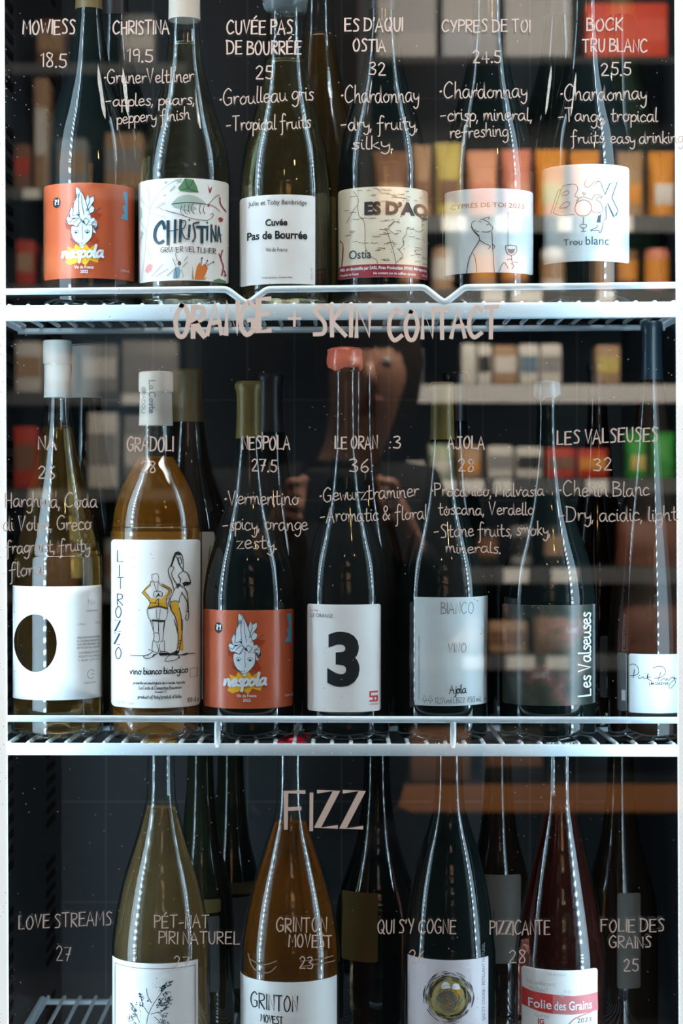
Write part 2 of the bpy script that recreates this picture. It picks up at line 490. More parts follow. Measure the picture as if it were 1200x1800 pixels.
M['paper_cream'] = mat('cream_label_paper', (0.74, 0.67, 0.55), 0.35, 0.5, var=(0.68, 0.60, 0.47), vscale=60)
M['paper_lilac'] = mat('lilac_label_paper', (0.60, 0.55, 0.58), 0.45, 0.4)
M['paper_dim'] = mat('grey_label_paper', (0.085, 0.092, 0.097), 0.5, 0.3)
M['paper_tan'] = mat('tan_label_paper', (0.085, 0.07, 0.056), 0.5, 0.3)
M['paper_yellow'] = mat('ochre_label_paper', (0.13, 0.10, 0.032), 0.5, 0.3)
M['orange_label'] = mat('red_orange_label', (0.46, 0.092, 0.034), 0.30, 0.5, var=(0.40, 0.075, 0.028), vscale=30)
M['photo_label'] = mat('dim_photo_label', (0.030, 0.036, 0.032), 0.28, 0.5)
nt = M['photo_label'].node_tree; tc = nt.nodes.new('ShaderNodeTexCoord'); nz = nt.nodes.new('ShaderNodeTexNoise'); nz.inputs['Scale'].default_value = 34; nz.inputs['Detail'].default_value = 4
rp = nt.nodes.new('ShaderNodeValToRGB'); el = rp.color_ramp.elements
el[0].position = 0.38; el[0].color = (0.018, 0.024, 0.022, 1); el[1].position = 0.72; el[1].color = (0.26, 0.22, 0.22, 1)
e = el.new(0.52); e.color = (0.045, 0.050, 0.038, 1); e = el.new(0.62); e.color = (0.13, 0.07, 0.06, 1)
nt.links.new(tc.outputs['Object'], nz.inputs['Vector']); nt.links.new(nz.outputs['Fac'], rp.inputs[0]); nt.links.new(rp.outputs[0], nt.nodes['Principled BSDF'].inputs['Base Color'])
M['ink'] = mat('black_ink', (0.010, 0.014, 0.018), 0.5, 0.3)
M['ink_blue'] = mat('petrol_ink', (0.012, 0.05, 0.075), 0.5, 0.3)
M['ink_grey'] = mat('grey_ink', (0.11, 0.125, 0.135), 0.5, 0.3)
M['ink_pale'] = mat('pale_grey_ink', (0.46, 0.47, 0.49), 0.5, 0.3)
M['ink_brown'] = mat('brown_ink', (0.20, 0.12, 0.07), 0.5, 0.3)
M['ink_white'] = mat('white_ink', (0.80, 0.82, 0.85), 0.4, 0.4)
M['ink_silver'] = mat('pale_blue_ink', (0.62, 0.70, 0.78), 0.4, 0.4)
M['ink_red'] = mat('red_ink', (0.55, 0.04, 0.035), 0.45, 0.3)
M['ink_rose'] = mat('rose_ink', (0.52, 0.16, 0.17), 0.45, 0.3)
M['ink_maroon'] = mat('maroon_ink', (0.30, 0.035, 0.055), 0.4, 0.4)
M['ink_yellow'] = mat('yellow_ink', (0.78, 0.42, 0.03), 0.45, 0.3)
M['ink_mustard'] = mat('mustard_ink', (0.66, 0.36, 0.03), 0.45, 0.3)
M['ink_orange'] = mat('orange_ink', (0.62, 0.17, 0.035), 0.45, 0.3)
M['ink_green'] = mat('leaf_green_ink', (0.10, 0.24, 0.11), 0.45, 0.3)
M['ink_sage'] = mat('sage_ink', (0.40, 0.50, 0.45), 0.45, 0.3)
M['ink_sky'] = mat('blue_ink', (0.10, 0.30, 0.46), 0.45, 0.3)
M['ink_pink'] = mat('pink_ink', (0.66, 0.28, 0.28), 0.45, 0.3)
M['ink_deep_orange'] = mat('deep_orange_ink', (0.33, 0.045, 0.015), 0.4, 0.3)
M['ink_gold'] = mat('old_gold_ink', (0.36, 0.30, 0.12), 0.45, 0.3)
M['cap_cream'] = mat('cream_capsule', (0.50, 0.42, 0.355), 0.45, 0.4, bump=0.2)
M['cap_pale'] = mat('pale_capsule', (0.36, 0.335, 0.31), 0.45, 0.4, bump=0.2)
M['cap_olive'] = mat('olive_capsule', (0.105, 0.072, 0.016), 0.42, 0.4, metal=0.15, bump=0.25, bscale=150)
M['cap_ochre'] = mat('ochre_capsule', (0.11, 0.07, 0.028), 0.45, 0.4, metal=0.1, bump=0.2)
M['cap_black'] = mat('black_capsule', (0.008, 0.007, 0.008), 0.35, 0.4)
M['cap_blue'] = mat('dark_blue_capsule', (0.006, 0.014, 0.022), 0.3, 0.5)
M['wax_coral'] = mat('coral_wax', (0.62, 0.13, 0.075), 0.30, 0.5, coat=0.3, bump=0.3, bscale=90)
M['wax_dark'] = mat('dark_red_wax', (0.12, 0.02, 0.014), 0.35, 0.5)
M['wax_pale'] = mat('translucent_pale_wax', (0.26, 0.29, 0.31), 0.2, 0.5, trans=0.5, bump=0.4, bscale=120)
M['gold'] = mat('gold_foil', (0.75, 0.50, 0.16), 0.28, 0.5, metal=1.0)
M['silver'] = mat('silver_foil', (0.75, 0.78, 0.80), 0.25, 0.5, metal=1.0)
M['red_foil'] = mat('red_foil', (0.60, 0.02, 0.05), 0.3, 0.5, metal=0.4)
M['cork'] = mat('cork', (0.42, 0.26, 0.13), 0.8, 0.2, var=(0.25, 0.14, 0.07), vscale=200)
M['w_amber'] = wine_mat('amber_wine', (0.80, 0.40, 0.10), (0.70, 0.27, 0.03), 0.24)
M['w_gold'] = wine_mat('deep_gold_wine', (0.72, 0.48, 0.18), (0.50, 0.25, 0.06), 0.06)
M['w_straw'] = wine_mat('straw_wine', (0.85, 0.78, 0.55), (0.45, 0.34, 0.14), 0.05)
M['w_pale'] = wine_mat('pale_green_wine', (0.78, 0.80, 0.66), (0.40, 0.32, 0.16), 0.04)
M['w_rose'] = wine_mat('dark_rose_wine', (0.40, 0.12, 0.09), (0.16, 0.030, 0.022), 0.16)
M['w_sand'] = wine_mat('cloudy_sand_wine', (0.88, 0.62, 0.34), (0.60, 0.40, 0.20), 0.22)
M['w_copper'] = wine_mat('copper_wine', (0.80, 0.35, 0.08), (0.62, 0.21, 0.025), 0.22)

# ------------------------------------------------------------------ large structure: the shop room
FZ, CZ = -1.35, 1.55
wood_floor = mat('floor_boards', (0.04, 0.03, 0.024), 0.5, 0.3, var=(0.025, 0.02, 0.016), vscale=6)
plaster = mat('grey_plaster', (0.10, 0.10, 0.105), 0.8, 0.2, var=(0.08, 0.08, 0.085), vscale=3)
dark_wall = mat('dark_wall_paint', (0.008, 0.009, 0.010), 0.8, 0.1, var=(0.006, 0.007, 0.008), vscale=3)
tag(link('floor', box(-2.0, 2.0, -4.1, 0.95, FZ - 0.05, FZ), wood_floor, smooth=False), kind='structure')
tag(link('ceiling', box(-2.0, 2.0, -4.1, 0.95, CZ, CZ + 0.05), dark_wall, smooth=False), kind='structure')
tag(link('wall_back', box(-2.0, 2.0, 0.95, 1.0, FZ, CZ), plaster, smooth=False), kind='structure')
tag(link('wall_front', box(-2.0, 2.0, -4.15, -4.1, FZ, CZ), dark_wall, smooth=False), kind='structure')
tag(link('wall_left', box(-2.05, -2.0, -4.1, 0.95, FZ, CZ), dark_wall, smooth=False), kind='structure')
tag(link('wall_right', box(2.0, 2.05, -4.1, 0.95, FZ, CZ), dark_wall, smooth=False), kind='structure')

# ------------------------------------------------------------------ the display refrigerator
fr = empty('display_refrigerator', (0, 0, FZ), 'tall upright display refrigerator with dark liner, light strips and a written-on glass door', 'refrigerator')
ZT, ZB = 0.70, -1.25      # inside top and bottom
def fpart(name, bm, m, parent=fr, **k):
    for v in bm.verts:
        v.co.z -= FZ
    return link(name, bm, m, parent, **k)
BY = 0.47                  # inside face of the back wall
# back wall with panel joints cut by a brick pattern
m = mat('dark_back_panel', (0.012, 0.016, 0.020), 0.38, 0.4)
nt = m.node_tree; tc = nt.nodes.new('ShaderNodeTexCoord'); sp = nt.nodes.new('ShaderNodeSeparateXYZ'); cb = nt.nodes.new('ShaderNodeCombineXYZ')
br = nt.nodes.new('ShaderNodeTexBrick'); br.offset = 0.0
br.inputs['Color1'].default_value = (0.011, 0.015, 0.019, 1); br.inputs['Color2'].default_value = (0.014, 0.018, 0.022, 1); br.inputs['Mortar'].default_value = (0.05, 0.055, 0.06, 1)
br.inputs['Scale'].default_value = 1; br.inputs['Mortar Size'].default_value = 0.0009; br.inputs['Brick Width'].default_value = 0.0525; br.inputs['Row Height'].default_value = 0.112
nt.links.new(tc.outputs['Object'], sp.inputs[0]); nt.links.new(sp.outputs['X'], cb.inputs['X']); nt.links.new(sp.outputs['Z'], cb.inputs['Y'])
nt.links.new(cb.outputs[0], br.inputs['Vector']); nt.links.new(br.outputs['Color'], nt.nodes['Principled BSDF'].inputs['Base Color'])
fpart('back_wall', box(-0.33, 0.33, BY, BY + 0.03, ZB, ZT), m, smooth=False)
fpart('top_panel', box(-0.36, 0.36, -0.04, BY + 0.03, ZT, ZT + 0.05), M['liner'], smooth=False)
fpart('bottom_panel', box(-0.36, 0.36, -0.04, BY + 0.03, ZB - 0.10, ZB), M['liner'], smooth=False)
for s in (-1, 1):
    xi = 0.312
    wl = fpart('side_wall', box(min(s * xi, s * 0.36), max(s * xi, s * 0.36), -0.04, BY + 0.03, ZB, ZT), M['liner'], smooth=False)
    # slotted bracket columns in the left side wall; the hundred that show largest are parts of their own
    if s < 0:
        rest = bmesh.new(); slots = []
        for yc, hw in ((0.118, 0.020), (0.385, 0.030)):
            z = ZB + 0.03; k = 0
            while z < ZT - 0.02:
                if k % 10 not in (7, 8): slots.append((abs(z + 0.02), yc, hw, z))
                z += 0.0147; k += 1
        slots.sort(); first = {}
        for n, (_, yc, hw, z) in enumerate(slots):
            if n < 100:
                if hw not in first:
                    q = fpart('bracket_slot', box(-xi - 0.004, -xi + 0.0012, yc - hw, yc + hw, FZ, FZ + 0.0065), M['slot'], wl, smooth=False); first[hw] = q
                else:
                    q = first[hw].copy(); COL.objects.link(q); q.parent = wl
                q.location.z = z - FZ
            else:
                add_box(rest, -xi - 0.004, -xi + 0.0012, yc - hw, yc + hw, z, z + 0.0065)
        tag(fpart('further_bracket_slots', rest, M['slot'], wl, smooth=False), kind='stuff')
    # white corner post that carries the light strip on its inner back edge
    pb = bmesh.new(); x_in = 0.2772
    add_box(pb, min(s * x_in, s * 0.36), max(s * x_in, s * 0.36), -0.107, -0.100, ZB - 0.1, ZT + 0.05, bev=0.001)
    for v in pb.verts:      # the posts lean a touch to the right, as the hung door frame does
        v.co.x += -(v.co.z + 0.0) * 0.0042
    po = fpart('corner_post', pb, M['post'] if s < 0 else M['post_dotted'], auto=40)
    lb = bmesh.new()
    # tape faces the bottles: inwards and to the back
    a = Vector((s * 0.2780, -0.0995)); b = Vector((s * 0.2900, -0.0540))
    zs = [ZB + 0.02, ZT - 0.02]
    q = [(a.x, a.y), (b.x, b.y), (b.x + s * 0.004, b.y), (a.x + s * 0.004, a.y)]
    vv = [[lb.verts.new((x - z * 0.0042, y, z)) for x, y in q] for z in zs]
    for k in range(4):
        lb.faces.new((vv[0][k], vv[0][(k + 1) % 4], vv[1][(k + 1) % 4], vv[1][k]))
    lb.faces.new(vv[0][::-1]); lb.faces.new(vv[1])
    bmesh.ops.recalc_face_normals(lb, faces=lb.faces)
    fpart('light_strip', lb, M['led'], po, smooth=False)

pane = fpart('glass_door', box(-0.36, 0.36, GY, GY + 0.004, ZB - 0.1, ZT + 0.05), M['pane'], smooth=False)
pane['label'] = 'clear glass door with light grey handwriting and specks of dust'

# handwriting on the outside of the glass
def note(lines, label, big=False):
    a = Art()
    for ln in lines: a.hand(*ln[:5], (ln[5] if len(ln) > 5 else 2.6) * (0.76 if ln[5] < 4 else 0.92), slope=ln[6] if len(ln) > 6 else 0, jitter=0.05)
    bm = a.bm(step=None)
    dist = GY - CAMY - 0.0004
    for v in bm.verts:
        v.co = world(v.co.x, v.co.y, dist - v.co.z)
    bmesh.ops.recalc_face_normals(bm, faces=bm.faces)
    o = fpart('handwritten_note', bm, M['marker'], pane, smooth=False)
    o['label'] = label
    return o
C3 = 3.4
note([('MOWIESS', 40, 133, 60, 25, C3), ('18.5', 70, 118, 118, 24, 2.8)], 'pale handwritten name and price 18.5 above the dark red label')
note([('CHRISTINA', 198, 298, 60, 23, C3), ('19.5', 222, 270, 108, 22, 2.8), ('*GrunerVeltliner', 183, 340, 147, 25, 2.4, .02), ('-apples, pears,', 185, 342, 187, 22, 2.4, .02), ('peppery finish', 205, 333, 218, 22, 2.2, .06)], 'pale handwritten note of five lines with price 19.5')
note([('CUVÉE PAS', 398, 515, 60, 24, C3), ('DE BOURRÉE', 398, 530, 95, 23, C3), ('25', 448, 481, 138, 22, 2.8), ('*Groulleau gris', 386, 550, 185, 28, 2.4, .06), ('-Tropical fruits', 397, 545, 230, 25, 2.4, .03)], 'pale handwritten note of five lines with price 25')
note([("ES D'AQUI", 605, 708, 55, 23, C3), ('OSTIA', 620, 678, 90, 21, C3), ('32', 647, 679, 132, 22, 2.8), ('*Chardonnay', 600, 735, 180, 30, 2.5), ('-dry, fruity,', 598, 734, 228, 24, 2.5), ('silky.', 617, 692, 262, 22, 2.5)], 'pale handwritten note of six lines with price 32')
note([('CYPRES DE TOI', 776, 932, 56, 21, 3.0), ('24.5', 830, 881, 110, 21, 2.8), ('*Chardonnay', 773, 925, 172, 28, 2.6), ('-crisp, mineral,', 773, 935, 212, 24, 2.5), ('refreshing', 790, 892, 244, 24, 2.4, .04)], 'pale handwritten note of five lines with price 24.5')
note([('BOCK', 1030, 1095, 54, 22, C3), ('TRU BLANC', 1023, 1138, 91, 22, C3), ('25.5', 1055, 1110, 132, 22, 2.8), ('*Chardonnay', 985, 1135, 176, 28, 2.6), ('-Tangy, tropical', 980, 1155, 214, 24, 2.4), ('fruits, easy drinking', 1003, 1200, 252, 22, 2.4)], 'pale handwritten note of six lines with price 25.5')
note([('ORANGE', 306, 477, 594, 56, 9.0, .06), ('+', 505, 530, 580, 40, 5.0), ('SKIN', 548, 652, 592, 52, 8.0, .02), ('CONTACT', 682, 876, 597, 52, 8.0, .03)], 'large handwritten heading across the top shelf edge')
note([('NA', 66, 100, 790, 23, C3), ('26', 66, 97, 842, 22, 2.8), ('Harghuia, Coda', 8, 170, 892, 26, 2.4), ('di Volpe, Greco', 5, 160, 932, 26, 2.4), ('fragrant, fruity', 10, 157, 973, 24, 2.4, .03), ('floral', 16, 80, 1016, 26, 2.4, .08)], 'pale handwritten note of six lines with price 26 by the left edge')
note([('GRADOLI', 223, 305, 793, 25, C3), ('28', 247, 274, 831, 19, 2.8)], 'pale handwritten name and price 28 over the amber bottle neck')
note([('NESPOLA', 425, 510, 790, 23, C3), ('27.5', 441, 487, 829, 21, 2.8), ('*Vermentino', 395, 525, 887, 26, 2.5), ('-spicy, orange', 390, 540, 932, 25, 2.4), ('zesty.', 415, 487, 965, 26, 2.5)], 'pale handwritten note of five lines with price 27.5')
note([('LE ORAN', 588, 664, 789, 22, 3.2), (':3', 683, 705, 789, 21, 3.0), ('36:', 613, 657, 830, 22, 2.8), ('*Gewurztraminer', 562, 735, 882, 26, 2.4, .05), ('-Aromatic & floral', 562, 750, 918, 25, 2.4, .03)], 'pale handwritten note of four lines with price 36')
note([('AJOLA', 786, 852, 789, 22, C3), ('28', 804, 833, 829, 21, 2.8), ('*Procanico, Malvasia', 758, 955, 872, 22, 2.4), ('toscana, Verdello', 770, 938, 905, 22, 2.4), ('-Stone fruits, smoky,', 762, 967, 945, 24, 2.4, .02), ('minerals.', 783, 880, 972, 20, 2.4)], 'pale handwritten note of six lines with price 28')
note([('LES VALSEUSES', 978, 1157, 782, 24, C3, .04), ('32', 1042, 1076, 827, 22, 2.8), ('*Chenin Blanc', 983, 1140, 872, 27, 2.5), ('-Dry, acidic, light', 980, 1190, 916, 26, 2.5)], 'pale handwritten note of four lines with price 32 by the right edge')
note([('FIZZ', 498, 640, 1458, 66, 7.0)], 'large handwritten heading above the lowest bottles')
note([('LOVE STREAMS', 32, 197, 1634, 24, 2.6, .05), ('27', 98, 126, 1688, 25, 2.2)], 'thin handwritten name and price 27 over the empty left corner')
note([('PÉT-NAT', 270, 368, 1631, 22, 2.6), ('PIRI NATUREL', 278, 422, 1659, 21, 2.6), ('27', 305, 333, 1701, 20, 2.2)], 'thin handwritten note of three lines with price 27 over the pale sparkling bottle')
note([('GRINTON', 485, 575, 1638, 25, 2.8), ('MOVEST', 507, 584, 1665, 22, 2.8), ('23', 525, 551, 1703, 21, 2.2)], 'thin handwritten note of three lines with price 23')
note([("QUI S'Y COGNE", 663, 802, 1641, 24, 2.8), ('26', 718, 747, 1692, 22, 2.4)], 'thin handwritten name and price 26')
note([('PIZZICANTE', 860, 967, 1643, 24, 2.8), ('28', 893, 924, 1692, 22, 2.4)], 'thin handwritten name and price 28 beside the pink sparkling bottle')
note([('FOLIE DES', 1055, 1168, 1638, 22, 2.8), ('GRAINS', 1070, 1145, 1666, 20, 2.8), ('25', 1095, 1123, 1707, 21, 2.6)], 'thin handwritten note of three lines with price 25 in the right corner')

# ------------------------------------------------------------------ wire shelves
BARD = 1.700                 # distance of the shelf fronts
def shelf(bar_l, bar_r, bar_h, rail_l, rail_r, dips, posts, label, depth=0.34, rods=(0.012, 0.175, 0.34)):
    """front bar and rail heights read at the left and right ends of the frame"""
    k = BARD / F
    zl = (CY - bar_l) * k; zr = (CY - bar_r) * k; h = bar_h * k
    xl, xr = -0.306, 0.306
    sl = (zr - zl) / (1200 * k)
    zt = lambda x: zl + (x - (0 - CX) * k) * sl
    rl = (CY - rail_l) * k; rr = (CY - rail_r) * k
    zrail = lambda x: rl + (x + CX * k) * (rr - rl) / (1200 * k)
    y0 = CAMY + BARD
    root = empty('wire_shelf', (0, y0, zt(0)), label, 'shelf')
    o = Vector((0, y0, zt(0)))
    def sub(name, bm, **kw):
        for v in bm.verts: v.co -= o
        return link(name, bm, M['white_wire'], root, **kw)
    b = bmesh.new()
    add_box(b, xl, xr, y0 - 0.002, y0 + 0.004, -h, 0, bev=0.0012)
    for v in b.verts: v.co.z += zt(v.co.x)
    sub('front_bar', b, auto=40)
    w = bmesh.new(); n = 38; rw = 0.0019
    for i in range(n):
        x = xl + 0.006 + (xr - xl - 0.012) * i / (n - 1)
        z = zt(x) - rw
        add_tube(w, [(x, y0 - 0.0005, z - 0.006), (x, y0 - 0.0005, z), (x, y0 + 0.001, z + 0.0016), (x, y0 + 0.004, z + 0.0018), (x, y0 + 0.12, z), (x, y0 + depth, z)], rw, 8)
    sub('wire_grid', w)
    c = bmesh.new()
    for yy in rods:
        add_tube(c, [(xl, y0 + yy, zt(xl) - 0.0068), (0, y0 + yy, zt(0) - 0.0068), (xr, y0 + yy, zt(xr) - 0.0068)], 0.003, 10)
    sub('cross_rod', c)
    for s in (xl, xr):
        e = bmesh.new(); add_tube(e, [(s, y0 + 0.002, zt(s) - 0.004), (s, y0 + depth, zt(s) - 0.004)], 0.0032, 10); sub('side_rod', e)
    t = bmesh.new(); pts = [(xl, y0, zrail(xl))]; rr_ = 0.0029
    for d in dips:
        x = (d - CX) * k; zr_ = zrail(x); zb_ = zt(x) + 0.001
        for dx, f in ((-0.0215, 0), (-0.018, 0.02), (-0.0155, 0.12), (-0.005, 0.80), (-0.002, 0.97), (0, 1), (0.002, 0.97), (0.005, 0.80), (0.0155, 0.12), (0.018, 0.02), (0.0215, 0)):
            pts.append((x + dx, y0, zr_ + (zb_ - zr_) * f))
    pts.append((xr, y0, zrail(xr)))
    add_tube(t, pts, rr_, 12); sub('front_rail', t)
    for d in posts:
        p = bmesh.new(); x = (d - CX) * k
        add_tube(p, [(x, y0, zt(x) - 0.003), (x, y0, zrail(x) - 0.001)], 0.0027, 10); sub('rail_post', p)
    return root, zt
sh1, zt1 = shelf(537, 530, 27, 513, 501, (434, 781), (), 'white wire shelf with a twice dipped front rail, uppermost one', depth=0.185, rods=(0.012, 0.05, 0.185))
sh2, zt2 = shelf(1306, 1309, 21, 1263, 1266, (), (382, 796), 'white wire shelf with a straight front rail on two short posts')
sh3, zt3 = shelf(1925, 1928, 21, 1885, 1888, (), (382, 796), 'lowest white wire shelf, seen behind the sparkling bottles')

# ------------------------------------------------------------------ bottles
class Bottle:
    """cx: axis, sil: silhouette [(py, half width)] from lip to base, all in frame units at distance D"""
    def __init__(s, cx, sil, D=1.75, zt=None, label='', group=None, kind='wine_bottle', cat='bottle'):
        s.cx, s.D, s.sil = cx, D, sil
        s.X = (cx - CX) / F * D; s.k = D / F
        zb = (CY - sil[-1][0]) * s.k
        if zt is not None: zb = zt(s.X)
        s.zb = zb
        s.root = empty(kind, (s.X, CAMY + D, zb), label, cat, group)
        s.r = max(h for _, h in sil) * s.k
        s.prof = s.profile(sil)
    def z(s, py): return (CY - py) * s.k - s.zb
    def zf(s, py): return (CY - py) / F * (s.D - s.r) - s.zb      # height on the front of the body
    def profile(s, sil):
        q = catmull([(p, h) for p, h in sil[:-1]], 6)
        pts = [(s.z(p), h * s.k) for p, h in q]
        pts.reverse()
        r = pts[0][1]
        base = [(0.0, r * 0.80), (0.0004, r * 0.90), (0.0025, r * 0.965), (0.006, r * 0.995)]
        return [(0.018, r * 0.02), (0.014, r * 0.35), (0.004, r * 0.72)] + base + [p for p in pts if p[0] > 0.009]
    def rad(s, z):
        pr = s.prof[3:]
        for (z0, r0), (z1, r1) in zip(pr, pr[1:]):
            if z0 <= z <= z1: return r0 + (r1 - r0) * (z - z0) / max(z1 - z0, 1e-9)
        return pr[-1][1]
    def glass(s, m):
        bm = bmesh.new(); add_lathe(bm, s.prof, 64, cap0=True, cap1=True)
        bmesh.ops.recalc_face_normals(bm, faces=bm.faces)
        s.body = link('glass_body', bm, m, s.root); return s
    def wine(s, py, m, gap=0.0022):
        zt_ = s.z(py); pts = [(0.010, s.prof[5][1] * .2), (0.0062, s.prof[6][1] - gap * 1.6)]
        pts += [(z, r - gap) for z, r in s.prof[7:] if 0.009 < z < zt_]
        pts.append((zt_, s.rad(zt_) - gap))
        bm = bmesh.new(); add_lathe(bm, pts, 64); bmesh.ops.recalc_face_normals(bm, faces=bm.faces)
        link('wine', bm, m, s.root); return s
    def sleeve(s, py0, py1, m, name='capsule', off=0.0005, top=True, lip=True):
        """capsule over the neck from py0 (top) to py1"""
        z0, z1 = s.z(py1), s.z(py0); n = 26; pts = []
        for i in range(n + 1):
            z = z0 + (z1 - z0) * i / n
            pts.append((z, s.rad(min(z, s.prof[-1][0])) + off))
        pts.append((z1 + 0.0008, pts[-1][1] * 0.9))
        bm = bmesh.new(); add_lathe(bm, pts, 48, cap0=True, cap1=True); bmesh.ops.recalc_face_normals(bm, faces=bm.faces)
        s.cap = link(name, bm, m, s.root, auto=50); return s
    def crown(s, m, h=0.006):
        zt_ = s.prof[-1][0]; r = s.prof[-1][1] + 0.0014
        bm = bmesh.new(); seg = 63; rings = []
        for z, rr, f in ((zt_ - h, r + 0.0006, .0006), (zt_ - h * .4, r, .0003), (zt_ + 0.0006, r - .0006, 0), (zt_ + .0016, r * .8, 0)):
            rings.append([bm.verts.new(((rr + f * math.sin(21 * 2 * PI * k / seg)) * math.cos(2 * PI * k / seg), (rr + f * math.sin(21 * 2 * PI * k / seg)) * math.sin(2 * PI * k / seg), z)) for k in range(seg)])
        for a, b in zip(rings, rings[1:]):
            for k in range(seg): bm.faces.new((a[k], a[(k + 1) % seg], b[(k + 1) % seg], b[k]))
        bm.faces.new(rings[-1]); bm.faces.new(rings[0][::-1]); bmesh.ops.recalc_face_normals(bm, faces=bm.faces)
        link('crown_cap', bm, m, s.root); return s
    def wax(s, py0, py1, hw, m):
        """dripping wax cap"""
        z0, z1 = s.z(py1), s.z(py0); R = hw * s.k; seg = 48; bm = bmesh.new(); rings = []
        for t, q in ((0, .82), (.04, .93), (.2, 1.0), (.5, 1.0), (.72, .94), (.85, .97), (.95, .80), (1, .45)):
            ring = []
            for k in range(seg):
                a = 2 * PI * k / seg; dr = 1 + 0.03 * math.sin(3 * a + 1) + 0.02 * math.sin(7 * a)
                dz = (1 - t) * (0.0016 * math.sin(2 * a) + 0.001 * math.sin(5 * a + 2))
                ring.append(bm.verts.new((R * q * dr * math.sin(a), -R * q * dr * math.cos(a), z0 + (z1 - z0) * t + dz)))
            rings.append(ring)
        for a, b in zip(rings, rings[1:]):
            for k in range(seg): bm.faces.new((a[k], a[(k + 1) % seg], b[(k + 1) % seg], b[k]))
        bm.faces.new(rings[0][::-1]); bm.faces.new(rings[-1]); bmesh.ops.recalc_face_normals(bm, faces=bm.faces)
        link('wax_cap', bm, m, s.root); return s
    def wrap(s, art, name, m, parent, lift, step=4.0, label=None, neck=False):
        bm = art.bm(step)
        for v in bm.verts:
            px, py = v.co.x, v.co.y
            r = s.r
            if neck: r = s.rad(s.z(py))
            r += lift + v.co.z; th = 0.0
            for _ in range(5):
                d = s.D - r * math.cos(th)
                th = math.asin(max(-0.9995, min(0.9995, ((px - CX) / F * d - s.X) / r)))
            z = (CY - py) / F * (s.D - r) - s.zb
            v.co = Vector((r * math.sin(th), -r * math.cos(th), z))
        bmesh.ops.recalc_face_normals(bm, faces=bm.faces)
        # paper faces outwards
        for f in bm.faces:
            c = f.calc_center_median()
            if f.normal.x * c.x + f.normal.y * c.y < 0: f.normal_flip()
        o = link(name, bm, m, parent)
        if label: o['label'] = label
        return o
    def paper(s, x0, y0, x1, y1, m, name='label', lift=0.0003, art=None, label=None, round_=4):
        a = art or Art()
        if art is None:
            c = []
            for (ex, ey), (sx, sy) in (((x0, y0), (1, 1)), ((x1, y0), (-1, 1)), ((x1, y1), (-1, -1)), ((x0, y1), (1, -1))):
                q = [(ex, ey + sy * round_), (ex + sx * round_ * .3, ey + sy * round_ * .3), (ex + sx * round_, ey)]
                c += q if (sx * sy > 0) else q[::-1]
            a.poly(c)
        o = s.wrap(a, name, m, s.root, lift, 3.0, label)
        s.lab = o
        # give the paper its thickness
        md = o.modifiers.new('thickness', 'SOLIDIFY'); md.thickness = 0.0002; md.offset = -1
        return s
    def ink(s, art, m, name='lettering', lift=0.00045, parent=None, label=None, neck=False):
        s.wrap(art, name, M[m] if isinstance(m, str) else m, parent or s.lab, lift, 4.0, label, neck); return s

G1, G2, G3 = 'wine bottles on the top shelf', 'wine bottles on the middle shelf', 'sparkling wine bottles on the bottom shelf'
def burg(top, base, hn, hb, sh0, sh1, extra=()):
    """burgundy outline: lip, neck to sh0, shoulder, full body from sh1"""
    d = sh1 - sh0
    return [(top, hn + 1), (top + 2, hn + 3), (top + 12, hn + 3), (top + 16, hn + 1), (top + 40, hn), (sh0 - 20, hn + 2), (sh0, hn + 4),
            (sh0 + d * .30, hn + (hb - hn) * .26), (sh0 + d * .55, hn + (hb - hn) * .56), (sh0 + d * .78, hn + (hb - hn) * .84), (sh1, hb - 1), (sh1 + 40, hb), (base - 12, hb), (base, hb)]

